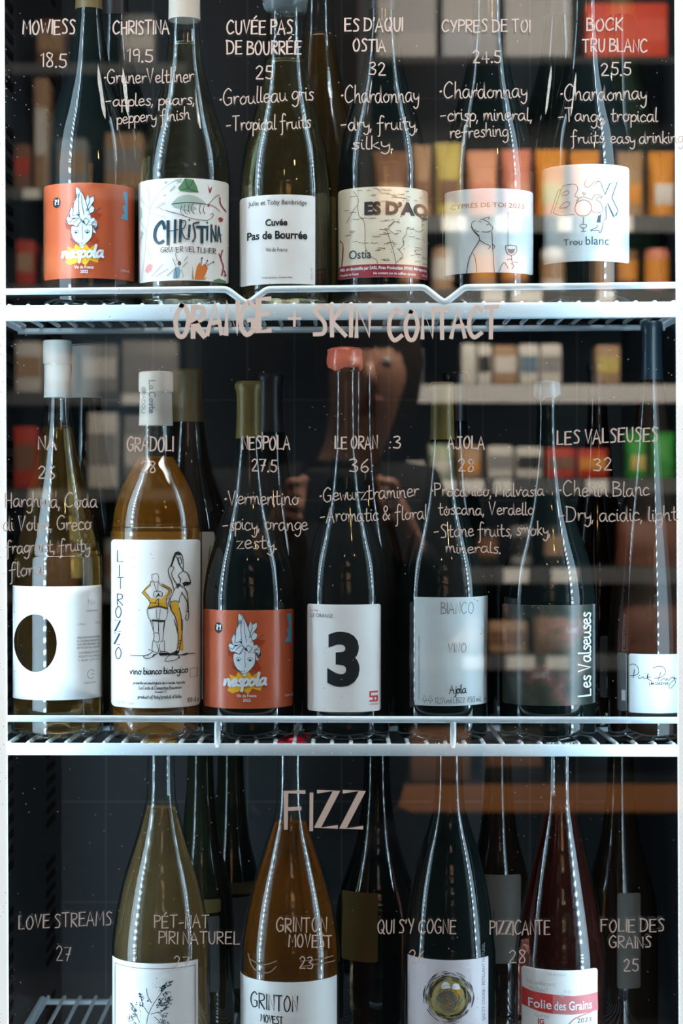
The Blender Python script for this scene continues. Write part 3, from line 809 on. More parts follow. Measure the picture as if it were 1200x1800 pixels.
# ---- the crowned-face artwork of the two red-orange labels, drawn in a 1200-wide study sheet
def face_art(b, zx, zy, s):
    def A(): return Art(zx, zy, s)
    b.ink(A().polys('400,1090 340,1060 360,1010 300,960 380,930 360,860 440,890 470,830 530,880 590,820 640,890 710,830 720,910 770,960 740,1060 640,1030 590,1100 520,1050'), 'ink_yellow', 'yellow_leaves', 0.0004)
    b.ink(A().polys('620,470 700,440 800,450 760,520 680,520;330,560 420,600 410,660 350,640;700,700 760,800 700,830 640,800'), 'ink_deep_orange', 'shadow_print', 0.0004)
    hair = ('465,150 490,125 520,150 560,220 590,290 620,215 640,260 695,230 700,290 665,350 705,380 690,430 640,450 660,510 700,500 740,580 '
            '730,640 690,600 660,590 600,600 550,580 480,620 420,590 380,590 345,530 360,490 400,500 385,440 410,370 440,400 445,300 470,270')
    face = '410,640 430,610 490,620 545,585 610,600 665,600 675,660 665,740 620,800 560,850 520,850 460,800 420,720'
    b.ink(A().polys(hair).polys(face, smooth=True).polys('690,620 725,695 680,690;510,850 580,850 560,880 540,890'), 'ink_silver', 'drawn_head', 0.0006)
    a = A()
    a.strokes('465,150 470,270 440,330 430,480;490,125 560,220 600,330 640,450;480,215 480,255 500,250 498,210 480,215;520,180 500,300 510,450;'
              '540,220 545,330 570,470;410,370 385,440 400,500 440,520;430,480 480,470 500,440;345,530 400,560 430,520 490,500;360,490 345,530 380,590 430,590;'
              '440,570 500,510 540,540 480,620 430,590;500,480 560,560 600,600 640,540 590,510 550,550;590,290 620,215 640,300 600,420;640,260 695,230 700,290 640,380 610,420;'
              '665,350 705,380 690,430 620,470;650,510 700,500 710,540 660,570;660,590 700,560 740,580 720,640 690,600;700,600 745,620;690,620 725,695 680,690', 0.9, smooth=False)
    a.strokes('410,640 415,720 460,800 520,850 560,850 620,800 665,740 676,660;552,590 548,700 560,750 545,780;445,675 470,655 500,680 470,700 445,675;580,680 610,655 640,680 610,700 580,680', 0.7)
    a.polys('525,812 545,818 558,812 545,828;480,470 520,455 510,490;540,560 570,540 590,590;470,515 430,500 440,525;455,690 470,672 488,690 470,704;597,690 612,672 628,690 612,704;690,660 745,640 740,600')
    a.strokes('710,440 765,385;770,375 780,390;400,760 430,790 520,830;640,830 700,840', 0.9)
    b.ink(a, 'ink_blue', 'ink_lines', 0.0008)
    w = Art(); P = Art(zx, zy, s).P
    x0, y0 = P((290, 1005)); x1, _ = P((800, 0))
    w.hand('nespola', x0, x1, y0, 150 / s, 4.4, slope=0.03, slant=0.18)
    x0, y0 = P((450, 1135)); x1, _ = P((690, 0)); w.text('Vin de France', x0, x1, y0, 36 / s, 0.02)
    x0, y0 = P((525, 1190)); x1, _ = P((620, 0)); w.text('2022', x0, x1, y0, 36 / s, 0.02)
    x0, y0 = P((1030, 1150)); x1, _ = P((1130, 0)); w.text('13,5% vol', x0, x1, y0, 26 / s, 0.01)
    b.ink(w, 'ink_silver', 'lettering', 0.0010)
    b.ink(A().oval(232, 305, 46, 66), 'ink', 'round_badge', 0.0005)
    q = Art(); x0, y0 = P((205, 330)); x1, _ = P((262, 0)); q.text('?!', x0, x1, y0, 62 / s, 0.02)
    b.ink(q, 'ink_white', 'badge_lettering', 0.0007)
    b.ink(A().polys('1060,140 1110,150 1115,500 1030,485 1045,440 1075,420 1050,340 1085,300 1060,200'), 'ink_sky', 'blue_print', 0.0005)

# ================= top shelf
# red-orange label, dark bottle, far left
b = Bottle(156, burg(-92, 538, 21, 81, 40, 285), zt=zt1, label='dark wine bottle with red-orange face label on top shelf, left of the botanical label', group=G1)
b.glass(M['dark_green']).sleeve(-90, 18, M['cap_ochre'])
b.paper(76, 321, 236, 489, M['orange_label'])
face_art(b, 76 - 50 / 6.857 * 1.0 - 2, 311, 7.06)
t = Art().text('Produit de France - Vin naturel sans sulfites ajoutes, mis en bouteille au domaine', 80.5, 200, 472, 2.6, rot=90)
b.ink(t, 'ink_brown', 'side_lettering')

# botanical label
b = Bottle(324, [(-92, 27), (-84, 28), (-60, 26), (36, 27), (60, 28), (100, 31), (150, 42), (200, 56), (250, 71), (290, 79), (330, 81), (526, 81), (538, 81)], zt=zt1,
           label='clear wine bottle with white botanical label of leaves and insects', group=G1)
b.glass(M['clear']).wine(76, M['w_pale']).sleeve(-92, 36, M['cap_cream'])
b.paper(243, 313, 402, 493, M['paper'])
Z = lambda: Art(235, 300, 6.667)
b.ink(Z().strokes('90,1260 130,950 150,700 190,420 180,300;150,700 80,560 60,540;190,420 300,250 420,150 520,100;190,440 90,300 100,260;230,440 300,380 370,370;160,850 190,1000 230,1040;180,300 170,150;190,470 330,530 380,550', 1.0)
      .strokes('260,430 360,380;290,420 350,460;340,1090 210,1230;400,1150 260,1230', 1.6), 'ink_pale', 'faint_plant_drawing')
b.ink(Z().polys('520,200 560,150 600,90 700,100 740,180 760,250 650,250 540,240').polys('930,1270 1000,1240 1080,1260 1080,1290 940,1290'), 'ink_green', 'green_leaves')
b.ink(Z().polys('440,390 520,310 640,280 760,310 850,380 760,390 680,400 740,440 640,470 540,450 470,430', smooth=True).polys('65,350 100,420 95,520 60,560;80,660 120,700 70,830;340,290 380,260 370,300;420,230 480,170 490,190 430,250;500,110 560,90 560,130 510,140;350,140 390,110 390,150'), 'ink_sage', 'sage_leaves')
b.ink(Z().strokes('440,390 640,370 850,380;600,90 640,200 740,240;700,110 640,200 560,220;370,460 560,520 700,560 860,570 930,510 920,480 895,500;560,410 550,480 590,530;600,400 590,470 630,510;650,390 640,460 660,500;700,380 670,440 710,500;780,390 770,460 790,495;830,400 815,450 835,490;885,370 950,290 1005,250;890,380 950,400 1010,445', 0.9), 'ink_blue', 'insect_legs_drawing', 0.0006)
b.ink(Z().polys('860,380 885,370 890,400 870,410;870,150 890,200 920,160 905,240 885,240;990,530 1020,510 1050,530 1040,560 1010,570').strokes('1040,900 1020,1000 1050,1090 1030,1200;1000,950 1030,1020;1060,1140 1080,1190 1060,1200', 2.2).strokes('1010,280 1020,360 1080,430', 2.0), 'ink_maroon', 'red_insect_print', 0.0006)
b.ink(Z().polys('710,1270 740,1120 770,1070 800,1110 830,1080 870,1130 830,1240 810,1275'), 'ink_orange', 'orange_flower', 0.0005)
b.ink(Z().polys('680,1270 690,1110 705,1270;800,1270 870,1225 830,1275'), 'ink_gold', 'stem_print', 0.0005)
b.ink(Z().polys('150,1100 180,1070 220,1090 210,1150 160,1190 130,1150'), 'ink_pink', 'pink_bug', 0.0005)
b.ink(Z().polys('470,1180 490,1130 530,1130 550,1180 530,1260 460,1260'), 'ink_sky', 'blue_beetle', 0.0005)
b.ink(Z().strokes('490,965 500,1030 530,1070;630,1005 590,1060;455,1030 490,1110;630,1070 570,1130;480,1150 390,1230;560,1160 580,1240;490,1130 500,1260;790,1090 800,1020;840,1100 865,1045;850,1110 930,1055', 0.9).oval(535, 1085, 20, 26).oval(800, 1018, 9).oval(864, 1043, 9).oval(932, 1056, 10), 'ink', 'beetle_drawing', 0.0007)
c = Z()
for q, w in (('360,670 330,590 260,660 245,770 290,840 345,820', 5.4), ('400,590 400,860', 5.2), ('485,580 480,840', 4.4), ('400,710 520,690', 1.6), ('550,580 540,830', 5.2), ('550,590 610,590 590,670 560,690 600,790 650,800', 1.8),
             ('655,640 645,775', 4.4), ('765,600 700,620 710,680 720,770 690,830', 3.0), ('740,655 840,650', 4.6), ('800,650 800,830', 5.2), ('865,640 860,800', 3.4), ('910,620 912,815', 3.2), ('910,630 960,800', 2.2), ('962,620 965,800', 2.6), ('985,805 995,620 1020,805', 2.2), ('980,730 1030,720', 1.5), ('648,572 654,580', 2.6), ('860,592 865,600', 2.6)):
    c.strokes(q, w)
b.ink(c, 'ink_blue', 'brush_lettering', 0.0008)
b.ink(Art().hand('GRUNER VELTLINER', 282, 380, 443, 9, 1.1, slope=0.0, jitter=.06), 'ink', 'lettering', 0.0007)

# plain white label, roman type
b = Bottle(502, burg(-92, 538, 30, 81, 75, 320), zt=zt1, label='clear wine bottle with plain white typeset label and square corners', group=G1)
b.glass(M['clear']).wine(107, M['w_straw']).wax(-96, 20, 40, M['wax_pale'])
b.paper(421, 342, 554, 499, M['paper'])
t = Art().text('Julie et Toby Bainbridge', 436, 539, 359, 8, .012)
b.ink(t, 'ink_grey', 'top_lettering')
t = Art().text('Cuvée', 466, 505, 396, 11, .03).text('Pas de Bourrée', 434, 540, 419, 13, .03)
b.ink(t, 'ink', 'bold_lettering')
t = Art().text('Vin de France', 467, 505, 442, 7, .004).text('Produit de France - Contient sulfites', 460, 514, 489, 3.6, .004).text('12% vol - 75cl', 549, 560, 490, 2.6, rot=90, align='l')
b.ink(t, 'ink_grey', 'small_lettering')
b.paper(404, 345, 417, 500, M['cap_black'], 'back_label')
b.ink(Art().text('vin biologique - mis en bouteille au domaine - contient des sulfites', 413, 540, 490, 3, rot=90), 'ink_pale', 'side_lettering')

# map label
b = Bottle(672, burg(-92, 538, 24, 80, 55, 290), zt=zt1, label='dark wine bottle with cream map label and dark red bottom band', group=G1)
b.glass(M['dark_green']).sleeve(-92, 20, M['cap_black'])
b.paper(594, 328, 752, 487, M['paper_cream'])
Z = lambda: Art(585, 320, 6.667)
mp = Z().strokes('240,90 290,170 290,250 250,300 160,450;290,250 300,370 360,450 375,560 380,760 450,870 510,910 520,960;470,60 540,90 570,130 640,130 740,170 840,180;620,540 650,620 690,750 720,850 740,960;640,550 740,620;1060,520 1000,560 880,520 860,600 820,660 830,730 780,790 820,860 740,940;80,650 110,690 120,780', 0.9)
rg = random.Random(11)
for k in range(95):
    x = rg.uniform(120, 1060); y = rg.uniform(80, 930); l = rg.uniform(20, 90)
    if 340 < x < 1080 and 225 < y < 390 or x < 460 and y > 760: continue
    mp.stroke([(x + l * i / 5, y + rg.uniform(-4, 4)) for i in range(6)], 0.9, False)
for k in range(36):
    x = rg.uniform(560, 1060); y = rg.uniform(80, 930)
    if 225 < y < 390: continue
    mp.oval(x, y, rg.uniform(4, 9), rg.uniform(4, 9), 8)
b.ink(mp, 'ink_brown', 'map_drawing')
b.ink(Art().text('ES D’AQ', 640, 752, 375.5, 20, .055), 'ink', 'bold_lettering', 0.0006)
b.ink(Z().stroke([(650, 525), (720, 460)], 1.6), 'ink', 'black_dash', 0.0006)
b.ink(Art().text('Ostia', 613, 652, 453, 15, .006), 'ink_blue', 'lettering', 0.0006)
b.ink(Art().rect(595, 464, 751.5, 486.5), 'ink_maroon', 'bottom_band', 0.0005)
t = Art().text('Mis en bouteille par SARL Pinto Production 09500 Mirepoix', 598, 750, 473, 5.5, .02).text('Produit de France', 598, 630, 482, 4.2, .015).text('Ne contient pas de sulfites ajoutés', 656, 731, 482, 4.2, .015).text('750 ml', 741, 750, 482, 4.2, .01)
b.ink(t, 'ink_white', 'white_lettering', 0.0007)
b.ink(Z().strokes('85,650 115,700 110,830 100,960;120,740 110,900', 1.4), 'ink_maroon', 'red_mark', 0.0006)

# cypress label: a thin man raising a glass
b = Bottle(859, burg(-92, 538, 27, 81, 50, 300), zt=zt1, label='dark wine bottle with pale label of a line-drawn drinker holding a glass', group=G1)
b.glass(M['dark_green']).sleeve(-92, 0, M['cap_pale'])
b.paper(781, 331, 937, 479, M['paper_cool_lit'])
Z = lambda: Art(760, 320, 6.316)
b.ink(Art().text('CYPRÉS DE TOI 2023', 792, 921, 364, 8, -.004), 'ink_brown', 'lettering')
a = Z().strokes('475,425 440,440 432,490 460,540 510,590 522,640;530,410 600,430 650,480 668,510 650,540 600,555 550,550;560,410 590,395 630,388 620,412;510,430 540,440;600,475 630,465;470,520 490,545 515,540;522,640 440,770 400,860 375,1000;522,640 580,680 640,710 620,740;660,550 665,700 685,995;665,690 690,710 675,745;450,790 475,850 490,1000;735,995 790,890 840,955', 1.0)
a.strokes('432,490 460,540 512,595', 2.4).strokes('812,705 820,770 870,810 930,770 932,705;812,705 870,695 932,705;875,815 880,860;830,860 870,850 890,900;905,880 945,885;870,900 900,920 880,960', 1.1).strokes('835,330 838,720', 0.6)
b.ink(a, 'ink', 'line_drawing')
b.ink(Z().polys('828,735 870,740 918,730 905,775 875,795 845,775'), 'ink_grey', 'drawn_wine', 0.0005)
b.paper(765, 359, 778, 494, M['paper_cool_lit'], 'back_label')
b.ink(Z().polys('55,880 70,850 85,900 75,950 60,940;60,1070 75,1030 90,1070').strokes('55,980 90,990', 1.0), 'ink', 'back_print', 0.0005)

# outlined letters label
b = Bottle(1030, burg(-92, 530, 25, 78, 50, 285), zt=zt1, label='dark wine bottle with pale label of big outlined letters and a tiny goblet', group=G1)
b.glass(M['dark_green']).sleeve(-92, 5, M['cap_black'])
b.paper(952, 288, 1106, 459, M['paper_cool_lit'])
Z = lambda: Art(940, 280, 6.667)
a = Z().strokes('215,600 310,330 360,290 470,290 500,350 465,425 510,450 480,510;215,600 300,640 460,640;300,390 360,360 395,365 385,400 310,410;285,550 350,490 405,500 380,545 290,555;185,600 265,360 300,340', 1.0)
b.ink(a, 'ink_grey', 'outline_letter')
a = Z().ring(565, 570, 98, 95, 1.2).strokes('480,480 560,440 650,470;600,240 580,300 620,330 690,270 750,250;560,390 590,400 570,420 555,380;660,480 700,420 770,420 780,450 740,440 720,480 760,500 800,590 760,620 690,625 660,590;700,300 760,260 820,410', 0.9)
b.ink(a, 'ink_brown', 'brown_outline_letters')
a = Z().strokes('820,410 875,280 965,245 900,440 975,590 920,650 850,510 830,550 835,690 765,740 770,640', 1.3, smooth=False).strokes('800,740 780,830 755,860 740,830 655,840;735,770 720,800 650,830;570,680 565,750', 1.2).strokes('525,770 545,800 590,800 605,770 560,760 525,770;565,800 565,840 545,845;565,840 595,845', 1.0)
a.polys('845,520 925,660 970,600 960,640 915,672;720,740 740,660 770,650 765,740')
b.ink(a, 'ink_blue', 'dark_outline_letter')
b.ink(Art().text('Trou', 990, 1023, 430, 11, -.002).text('blanc', 1029, 1070, 430, 14.5, -.002), 'ink_blue', 'lettering')

# second bottles standing behind the first row
def back_bottle(cx, top, base_zt, hn, hb, sh0, sh1, m, label, group, D, capm=None, cap_to=None, wine=None):
    b = Bottle(cx, burg(top, 0, hn, hb, sh0, sh1)[:-2] + [(base_zt[1] - 12, hb), (base_zt[1], hb)], D=D, zt=base_zt[0], label=label, group=group)
    b.glass(m)
    if wine: b.wine(*wine)
    if capm: b.sleeve(top, cap_to, capm)
    return b
back_bottle(560, -70, (zt1, 540), 24, 77, 60, 290, M['clear'], 'amber bottle half hidden behind the plain typeset white label', 'bottles standing behind the top row', 1.84, M['cap_black'], -10, (60, M['w_gold'])).paper(520, 345, 590, 500, M['paper_yellow'])
back_bottle(985, -70, (zt1, 540), 24, 77, 40, 280, M['dark_green'], 'dark bottle half hidden behind the outlined letters label', 'bottles standing behind the top row', 1.835, M['cap_black'], 30)
back_bottle(1090, -70, (zt1, 540), 24, 72, 60, 280, M['green_glass'], 'dark green bottle behind the outlined letters label, beside the right wall', 'bottles standing behind the top row', 1.91, M['cap_olive'], 30)
back_bottle(200, -70, (zt1, 540), 24, 77, 50, 280, M['dark_green'], 'dark bottle half hidden between the face label and the botanical label', 'bottles standing behind the top row', 1.84, M['cap_black'], 30)

# ================= middle shelf
S2 = 1287
b = Bottle(101, [(600, 22), (602, 24), (640, 24), (644, 22), (700, 23), (740, 27), (800, 39), (860, 53), (920, 66), (970, 76), (1010, 80), (1275, 80), (S2, 80)], zt=zt2, label='slender clear bottle with white label that has a large round window', group=G2)
b.glass(M['clear']).wine(750, M['w_gold']).sleeve(600, 699, M['cap_pale'])
a = Art(); n = 40
hole = [(62 + 38 * math.cos(2 * PI * k / n), 1131 + 51 * math.sin(2 * PI * k / n)) for k in range(n)]
a.poly([(22, 1031), (178, 1031), (178, 1231), (22, 1231)], holes=[hole[::-1]])
b.paper(0, 0, 0, 0, M['paper'], art=a)
b.ink(Art().text('Na', 155, 167, 1064, 9, -.006), 'ink_pale', 'name_lettering')
t = Art().text('VINO BIANCO', 151, 172, 1077, 3, .0)
for i, q in enumerate(('VINIFICATO IN ANFORA', 'DA CANTINA GIARDINO', 'VIA PETRARA 21', 'IMBOTTIGLIATO ALL ORIGINE')): t.text(q, 135, 175, 1124 + i * 6, 3.6, .0)
for i, q in enumerate(('CONTIENE SOLFITI', 'PRODOTTO IN ITALIA', 'L. 20/18 - 0,75 L E')): t.text(q, 138, 174, 1151 + i * 6.5, 3.6, .0)
t.text('e 750 ml', 136, 150, 1100, 3.4).text('12%', 168, 176, 1099, 3.4).text('Cantina Giardino', 148, 169, 1204, 3.4)
t.ring(160, 1188, 6, 8, 0.8, 40, 330).stroke([(160, 1188), (166, 1188)], .8, False)
b.ink(t, 'ink_grey', 'small_lettering')

b = Bottle(274, [(655, 27), (657, 29), (690, 29), (694, 27), (748, 29), (780, 29), (800, 33), (830, 50), (860, 65), (890, 75), (925, 80), (960, 81), (1278, 81), (1290, 81)], zt=zt2, label='big clear bottle of amber wine with tall white label of two cartoon drinkers', group=G2)
b.glass(M['clear']).wine(803, M['w_amber']).sleeve(655, 748, M['cap_cream'])
t = Art(); t.hand('La Coste', 262, 262 + 58, 668, 11, 1.5, rot=-90); t.hand('GRADOLI', 249, 249 + 46, 680, 6, 1.0, rot=-90)
b.ink(t, 'ink_grey', 'capsule_lettering', 0.0008, parent=b.cap, neck=True)
b.paper(195, 949, 352, 1245, M['paper'], round_=6)
t = Art()
for ch, y, x in (('L', 988, 205), ('I', 1014, 208), ('T', 1036, 206), ('R', 1065, 205), ('O', 1087, 202), ('Z', 1112, 201), ('Z', 1135, 200), ('O', 1160, 202)):
    t.hand(ch, x, x + (12 if ch != 'I' else 3), y, 20, 1.8)
b.ink(t, 'ink_blue', 'vertical_lettering')
Z = lambda: Art(185, 940, 6.857)
b.ink(Z().polys('440,700 480,640 530,600 545,620 490,665 480,690 540,760 590,770 680,770 740,700 770,670 670,610 680,590 790,650 800,680 740,760 730,800 750,900 640,870 510,900 540,820 500,760;790,810 890,810 885,870 920,1000 925,1160 935,1270 940,1400 880,1400 880,1270 860,1000 790,900'), 'ink_mustard', 'mustard_clothes')
a = Z().strokes('560,480 630,475 640,560 570,560 560,480;580,560 620,690;640,560 630,690;440,700 530,600;545,560 540,620;655,570 660,610;530,600 560,560;440,700 500,760 540,820 500,910;670,610 770,670 740,760 735,800 755,900;680,590 800,670 740,790;480,690 540,760;580,730 590,690 620,680 680,690 690,740;590,750 580,710;680,750 695,700;500,910 520,1000 570,1060 580,1160;755,910 740,1000 710,1060 700,1160;510,895 640,870 755,900;520,880 640,858 750,885;615,900 620,1000 650,1010 660,900;560,1030 720,1035;640,1040 640,1160;'
                '540,820 640,830 630,870;600,820 640,770 640,860', 1.0)
a.polys('600,760 640,700 680,760 650,735;560,1020 720,1030 715,1048 565,1045')
a.strokes('830,270 790,370 760,420 770,490 800,560 830,680;780,380 830,400 800,480 870,610;830,250 870,215 920,240 940,330 940,440;880,280 905,275 920,340 895,355 880,280;860,260 890,350 940,440;940,440 880,490 910,540 900,600 940,640;940,440 990,470 1020,540 1030,600;900,600 880,640 850,640 790,760 780,800 790,900;930,700 900,760 890,820;950,640 990,720 1005,930;920,700 960,760 990,830 985,940;975,940 1005,940 1005,1010 985,1040 965,1010 985,970;790,810 840,800 890,810;790,900 850,1010 875,1160;890,880 915,990 922,1160;800,890 760,830 780,760', 1.2)
a.polys('820,260 840,215 880,200 915,225 905,250 860,240 840,280 800,390 785,380;930,590 960,570 1030,580 1020,610 950,625;850,600 880,640 900,620 890,590')
a2 = Z().at(185, 1090, 6.857)
for q in (a,):
    q.at(185, 1090, 6.857)
    q.strokes('580,160 590,200 580,240 630,270 650,230 640,160 600,155;700,165 690,250 660,260;575,250 565,370 640,380 620,290;710,250 710,370 660,370 650,290;540,0 590,160;640,20 645,160;720,0 700,160;830,0 875,160 880,250 860,370 800,400;930,0 930,120 915,260;910,260 900,330 885,400;880,255 915,255;875,290 910,290;870,330 900,330;575,375 530,410 460,440 500,465 580,440;650,390 720,380 780,410;300,430 450,430 520,420;720,480 740,500 860,480 880,430 780,425 720,480;880,430 1000,420 1080,420;520,355 560,365', 1.1)
    q.polys('640,400 720,395 800,405 860,400 880,430 780,425 660,430;880,430 990,405 1000,420 960,435;860,480 900,445 900,465;580,410 640,400 560,445;850,370 890,380 880,410 810,408')
b.ink(a, 'ink', 'ink_drawing', 0.0006)
t = Art().hand('vino bianco biologico', 228, 330, 1186, 12, 1.5, slope=.02)
b.ink(t, 'ink', 'lettering')
t = Art().hand('prodotto ed imbottigliato da Azienda Agricola', 234, 325, 1203, 5, .75).hand('Le Coste di Clementine Bouveron', 244, 319, 1212, 6, .8).hand('Gradoli VT', 272, 293, 1218, 3.6, .6).hand('product of Italy/produit d Italie', 242, 319, 1228, 6, .85).hand('100 cl e', 329, 349, 1237, 8, .9)
t.ring(340, 1187, 0.1, 0.1, .1); t.strokes('334,1178 347,1177 347,1192 334,1193 334,1178', .7, smooth=False)
t.hand('12,5% vol', 204, 235, 1239, 4.5, .5)
b.ink(t, 'ink_grey', 'small_lettering')

b = Bottle(437, burg(672, S2, 20, 80, 800, 1035), zt=zt2, label='dark wine bottle with red-orange face label on middle shelf, beside the two drinkers', group=G2)
b.glass(M['dark_green']).sleeve(672, 771, M['cap_olive'])
b.paper(357, 1073, 516, 1246, M['orange_label'])
face_art(b, 350, 1060, 6.857)

b = Bottle(607, burg(640, 1289, 21, 77, 800, 1030), zt=zt2, label='dark wine bottle with coral wax cap and white label bearing a big 3', group=G2)
b.glass(M['dark_green']).wax(610, 648, 32, M['wax_coral'])
b.paper(540, 1063, 669, 1252, M['paper'])
b.ink(Art().text('3', 575, 632, 1201, 84, .045), 'ink', 'big_numeral')
b.ink(Art().text('LE ORANGE', 546, 585, 1086, 6.5, .0), 'ink_grey', 'lettering')
t = Art(); t.rect(649, 1216, 664, 1219); t.rect(649, 1224, 664, 1227); t.rect(649, 1232, 664, 1235); t.rect(649, 1216, 652, 1227); t.rect(661, 1224, 664, 1235); t.rect(655, 1224, 658, 1235); t.text('L ORANGE', 649, 664, 1241, 3.2, .01); t.text('vin orange', 545, 559, 1075, 2.6, .01)
b.ink(t, 'ink_red', 'red_mark')

b = Bottle(777, burg(673, S2, 19, 79, 800, 1035), zt=zt2, label='dark wine bottle with plain grey-white label in thin spaced capitals', group=G2)
b.glass(M['dark_green']).sleeve(673, 773, M['cap_olive'])
b.paper(728, 1050, 857, 1241, M['paper_cool_lit'], round_=1)
b.ink(Art().hand('BIANCO', 774, 833, 1079, 20, 1.0).hand('VINO', 787, 820, 1147, 16, 1.0), 'ink_grey', 'thin_lettering')
b.ink(Art().hand('Ajola', 790, 819, 1219, 15, 1.7, slant=0), 'ink', 'lettering')
t = Art().strokes('742,1232 746,1222 750,1232 742,1232;746,1232 746,1237;752,1232 756,1222 760,1232 752,1232;756,1232 756,1237', .8, smooth=False).hand('12,5%vol LB22 750 mL e', 764, 854, 1236, 10, .8)
t.text('vino bianco da uve biologiche prodotto e imbottigliato', 737, 850, 1232, 2.6, rot=90).text('contiene solfiti - prodotto in italia', 853, 950, 1190, 2.6, rot=90)
b.ink(t, 'ink_grey', 'small_lettering')

b = Bottle(962, burg(690, S2, 19, 84, 800, 1040), zt=zt2, label='dark wine bottle with pale wax cap and dim photographic label', group=G2)
b.glass(M['dark_green']).wax(669, 702, 24, M['wax_pale'])
b.paper(882, 1064, 1046, 1241, M['photo_label'])
t = Art().rect(1041.5, 1064.5, 1046, 1240.5)
b.ink(t, 'ink_grey', 'blue_edge')
t = Art().hand('Les Valseuses', 1038, 1038 + 148, 1227, 22, 2.4, rot=90)
b.ink(t, 'ink_silver', 'script_lettering')

b = Bottle(1145, [(566, 16), (568, 18), (585, 18), (590, 17), (660, 19), (700, 25), (780, 35), (860, 46), (940, 58), (1020, 69), (1090, 75), (1140, 77), (1273, 77), (1285, 77)], zt=zt2, label='tall slender dark brown bottle by the right post with pale script label', group=G2)
b.glass(M['dark_brown']).sleeve(566, 668, M['cap_blue'])
b.paper(1104, 1150, 1222, 1254, M['paper_cool_lit'])
Z = lambda: Art(1050, 1110, 8.0)
b.ink(Z().strokes('440,490 500,465 560,500 580,570 540,620 450,635;520,540 500,660;570,640 585,665 610,655;585,620 590,626;620,660 640,640 660,670 690,660;690,660 710,590 700,670;740,640 700,660 760,700;780,515 850,490 920,500 955,570 900,640 800,660;890,570 850,690;880,700 930,660 960,690 970,660 1000,690 1040,650 1080,650 1060,670 1090,660;1080,660 1090,730 1030,800 1000,780 1030,720 1130,650', 1.0), 'ink', 'script_lettering')
b.ink(Art().text('J.M. DREYER', 1140, 1175, 1204, 4.6, .02), 'ink', 'lettering')
b.paper(1084, 1150, 1101, 1253, M['paper_dim'], 'back_label')
b.ink(Art().rect(1092, 1215, 1099, 1234), 'ink_pale', 'back_print')

GB2 = 'bottles standing behind the middle row'
back_bottle(150, 607, (zt2, S2), 23, 76, 700, 1000, M['dark_green'], 'pale-capped dark bottle just behind the round window label', GB2, 1.85, M['cap_pale'], 700)
x = back_bottle(329, 650, (zt2, S2), 25, 77, 740, 950, M['dark_brown'], 'gold-capped dark amber bottle just behind the two cartoon drinkers', GB2, 1.85, M['cap_ochre'], 742)
x.paper(255, 935, 377, 1230, M['paper'])
x.ink(Art().strokes('370,960 366,990 371,1010 366,1040 370,1075;373,970 369,1030', 1.3), 'ink', 'ink_drawing')
back_bottle(472, 657, (zt2, S2), 24, 77, 760, 1010, M['dark_green'], 'black-capped dark bottle just behind the middle red-orange face label', GB2, 1.885, M['cap_black'], 760)
x = back_bottle(640, 640, (zt2, S2), 20, 74, 780, 1020, M['dark_green'], 'dark bottle with dull red wax behind the coral-waxed bottle', GB2, 1.85)
x.wax(611, 642, 29, M['wax_dark'])
x = back_bottle(1050, 640, (zt2, S2), 16, 72, 760, 1080, M['dark_brown'], 'dark bottle behind, between the photographic label and the pale script label', GB2, 1.86, M['cap_blue'], 700)
x.paper(1054, 1118, 1086, 1226, M['paper_dim'])
x.ink(Art().rect(1066, 1190, 1072, 1210), 'ink_pale', 'label_print')
x.ink(Art().rect(1076, 1130, 1085, 1225), 'ink_grey', 'label_edge')
back_bottle(800, 655, (zt2, S2), 20, 74, 780, 1010, M['dark_green'], 'dark bottle hidden behind the thin capitals label', GB2, 1.86, M['cap_black'], 740)

# ================= bottom shelf
S3 = 1908
b = Bottle(283, [(1297, 26), (1299, 28), (1309, 28), (1314, 24), (1390, 25), (1430, 32), (1480, 46), (1530, 62), (1580, 74), (1640, 84), (1690, 86), (1895, 86), (S3, 86)], zt=zt3, label='clear sparkling bottle of cloudy pale wine with a fern print label', group=G3)
b.glass(M['clear']).wine(1418, M['w_sand']).crown(M['gold'])
b.paper(197, 1694, 348, 1885, M['paper'], round_=1)
b.ink(Art().strokes('202,1703 343,1703 343,1878 202,1878 202,1703', 1.0, smooth=False), 'ink_grey', 'border_line')
Z = lambda: Art(190, 1660, 6.667)
a = Z().strokes('450,930 470,830 530,700 620,570 640,520;470,810 420,740 400,700 380,600;510,690 460,600 450,520;620,570 680,500;500,820 560,800 640,780 700,700;540,850 600,900;370,920 330,850 270,760;640,580 700,560;560,720 640,690 740,660', 1.0)
rf = random.Random(5)
for (x0, y0, x1, y1, n, sz) in ((620, 520, 740, 450, 30, 18), (640, 600, 720, 560, 16, 13), (590, 660, 750, 640, 30, 15), (570, 720, 750, 690, 26, 15), (600, 800, 700, 720, 24, 14), (620, 850, 690, 820, 16, 14), (360, 580, 410, 660, 20, 14), (340, 700, 420, 720, 16, 13), (260, 730, 330, 800, 22, 14), (240, 880, 340, 830, 22, 13), (450, 640, 500, 680, 10, 10), (360, 740, 390, 850, 8, 8), (520, 470, 590, 520, 8, 8), (600, 900, 720, 930, 24, 13), (250, 900, 360, 940, 16, 12)):
    for _ in range(n):
        u = rf.random(); x = x0 + (x1 - x0) * u + rf.uniform(-14, 14); y = y0 + (y1 - y0) * u + rf.uniform(-26, 26)
        a.oval(x, y, sz * rf.uniform(.5, 1), sz * rf.uniform(.2, .5), 8, rf.uniform(-1.4, 0.2))
b.ink(a, 'ink_blue', 'fern_print')

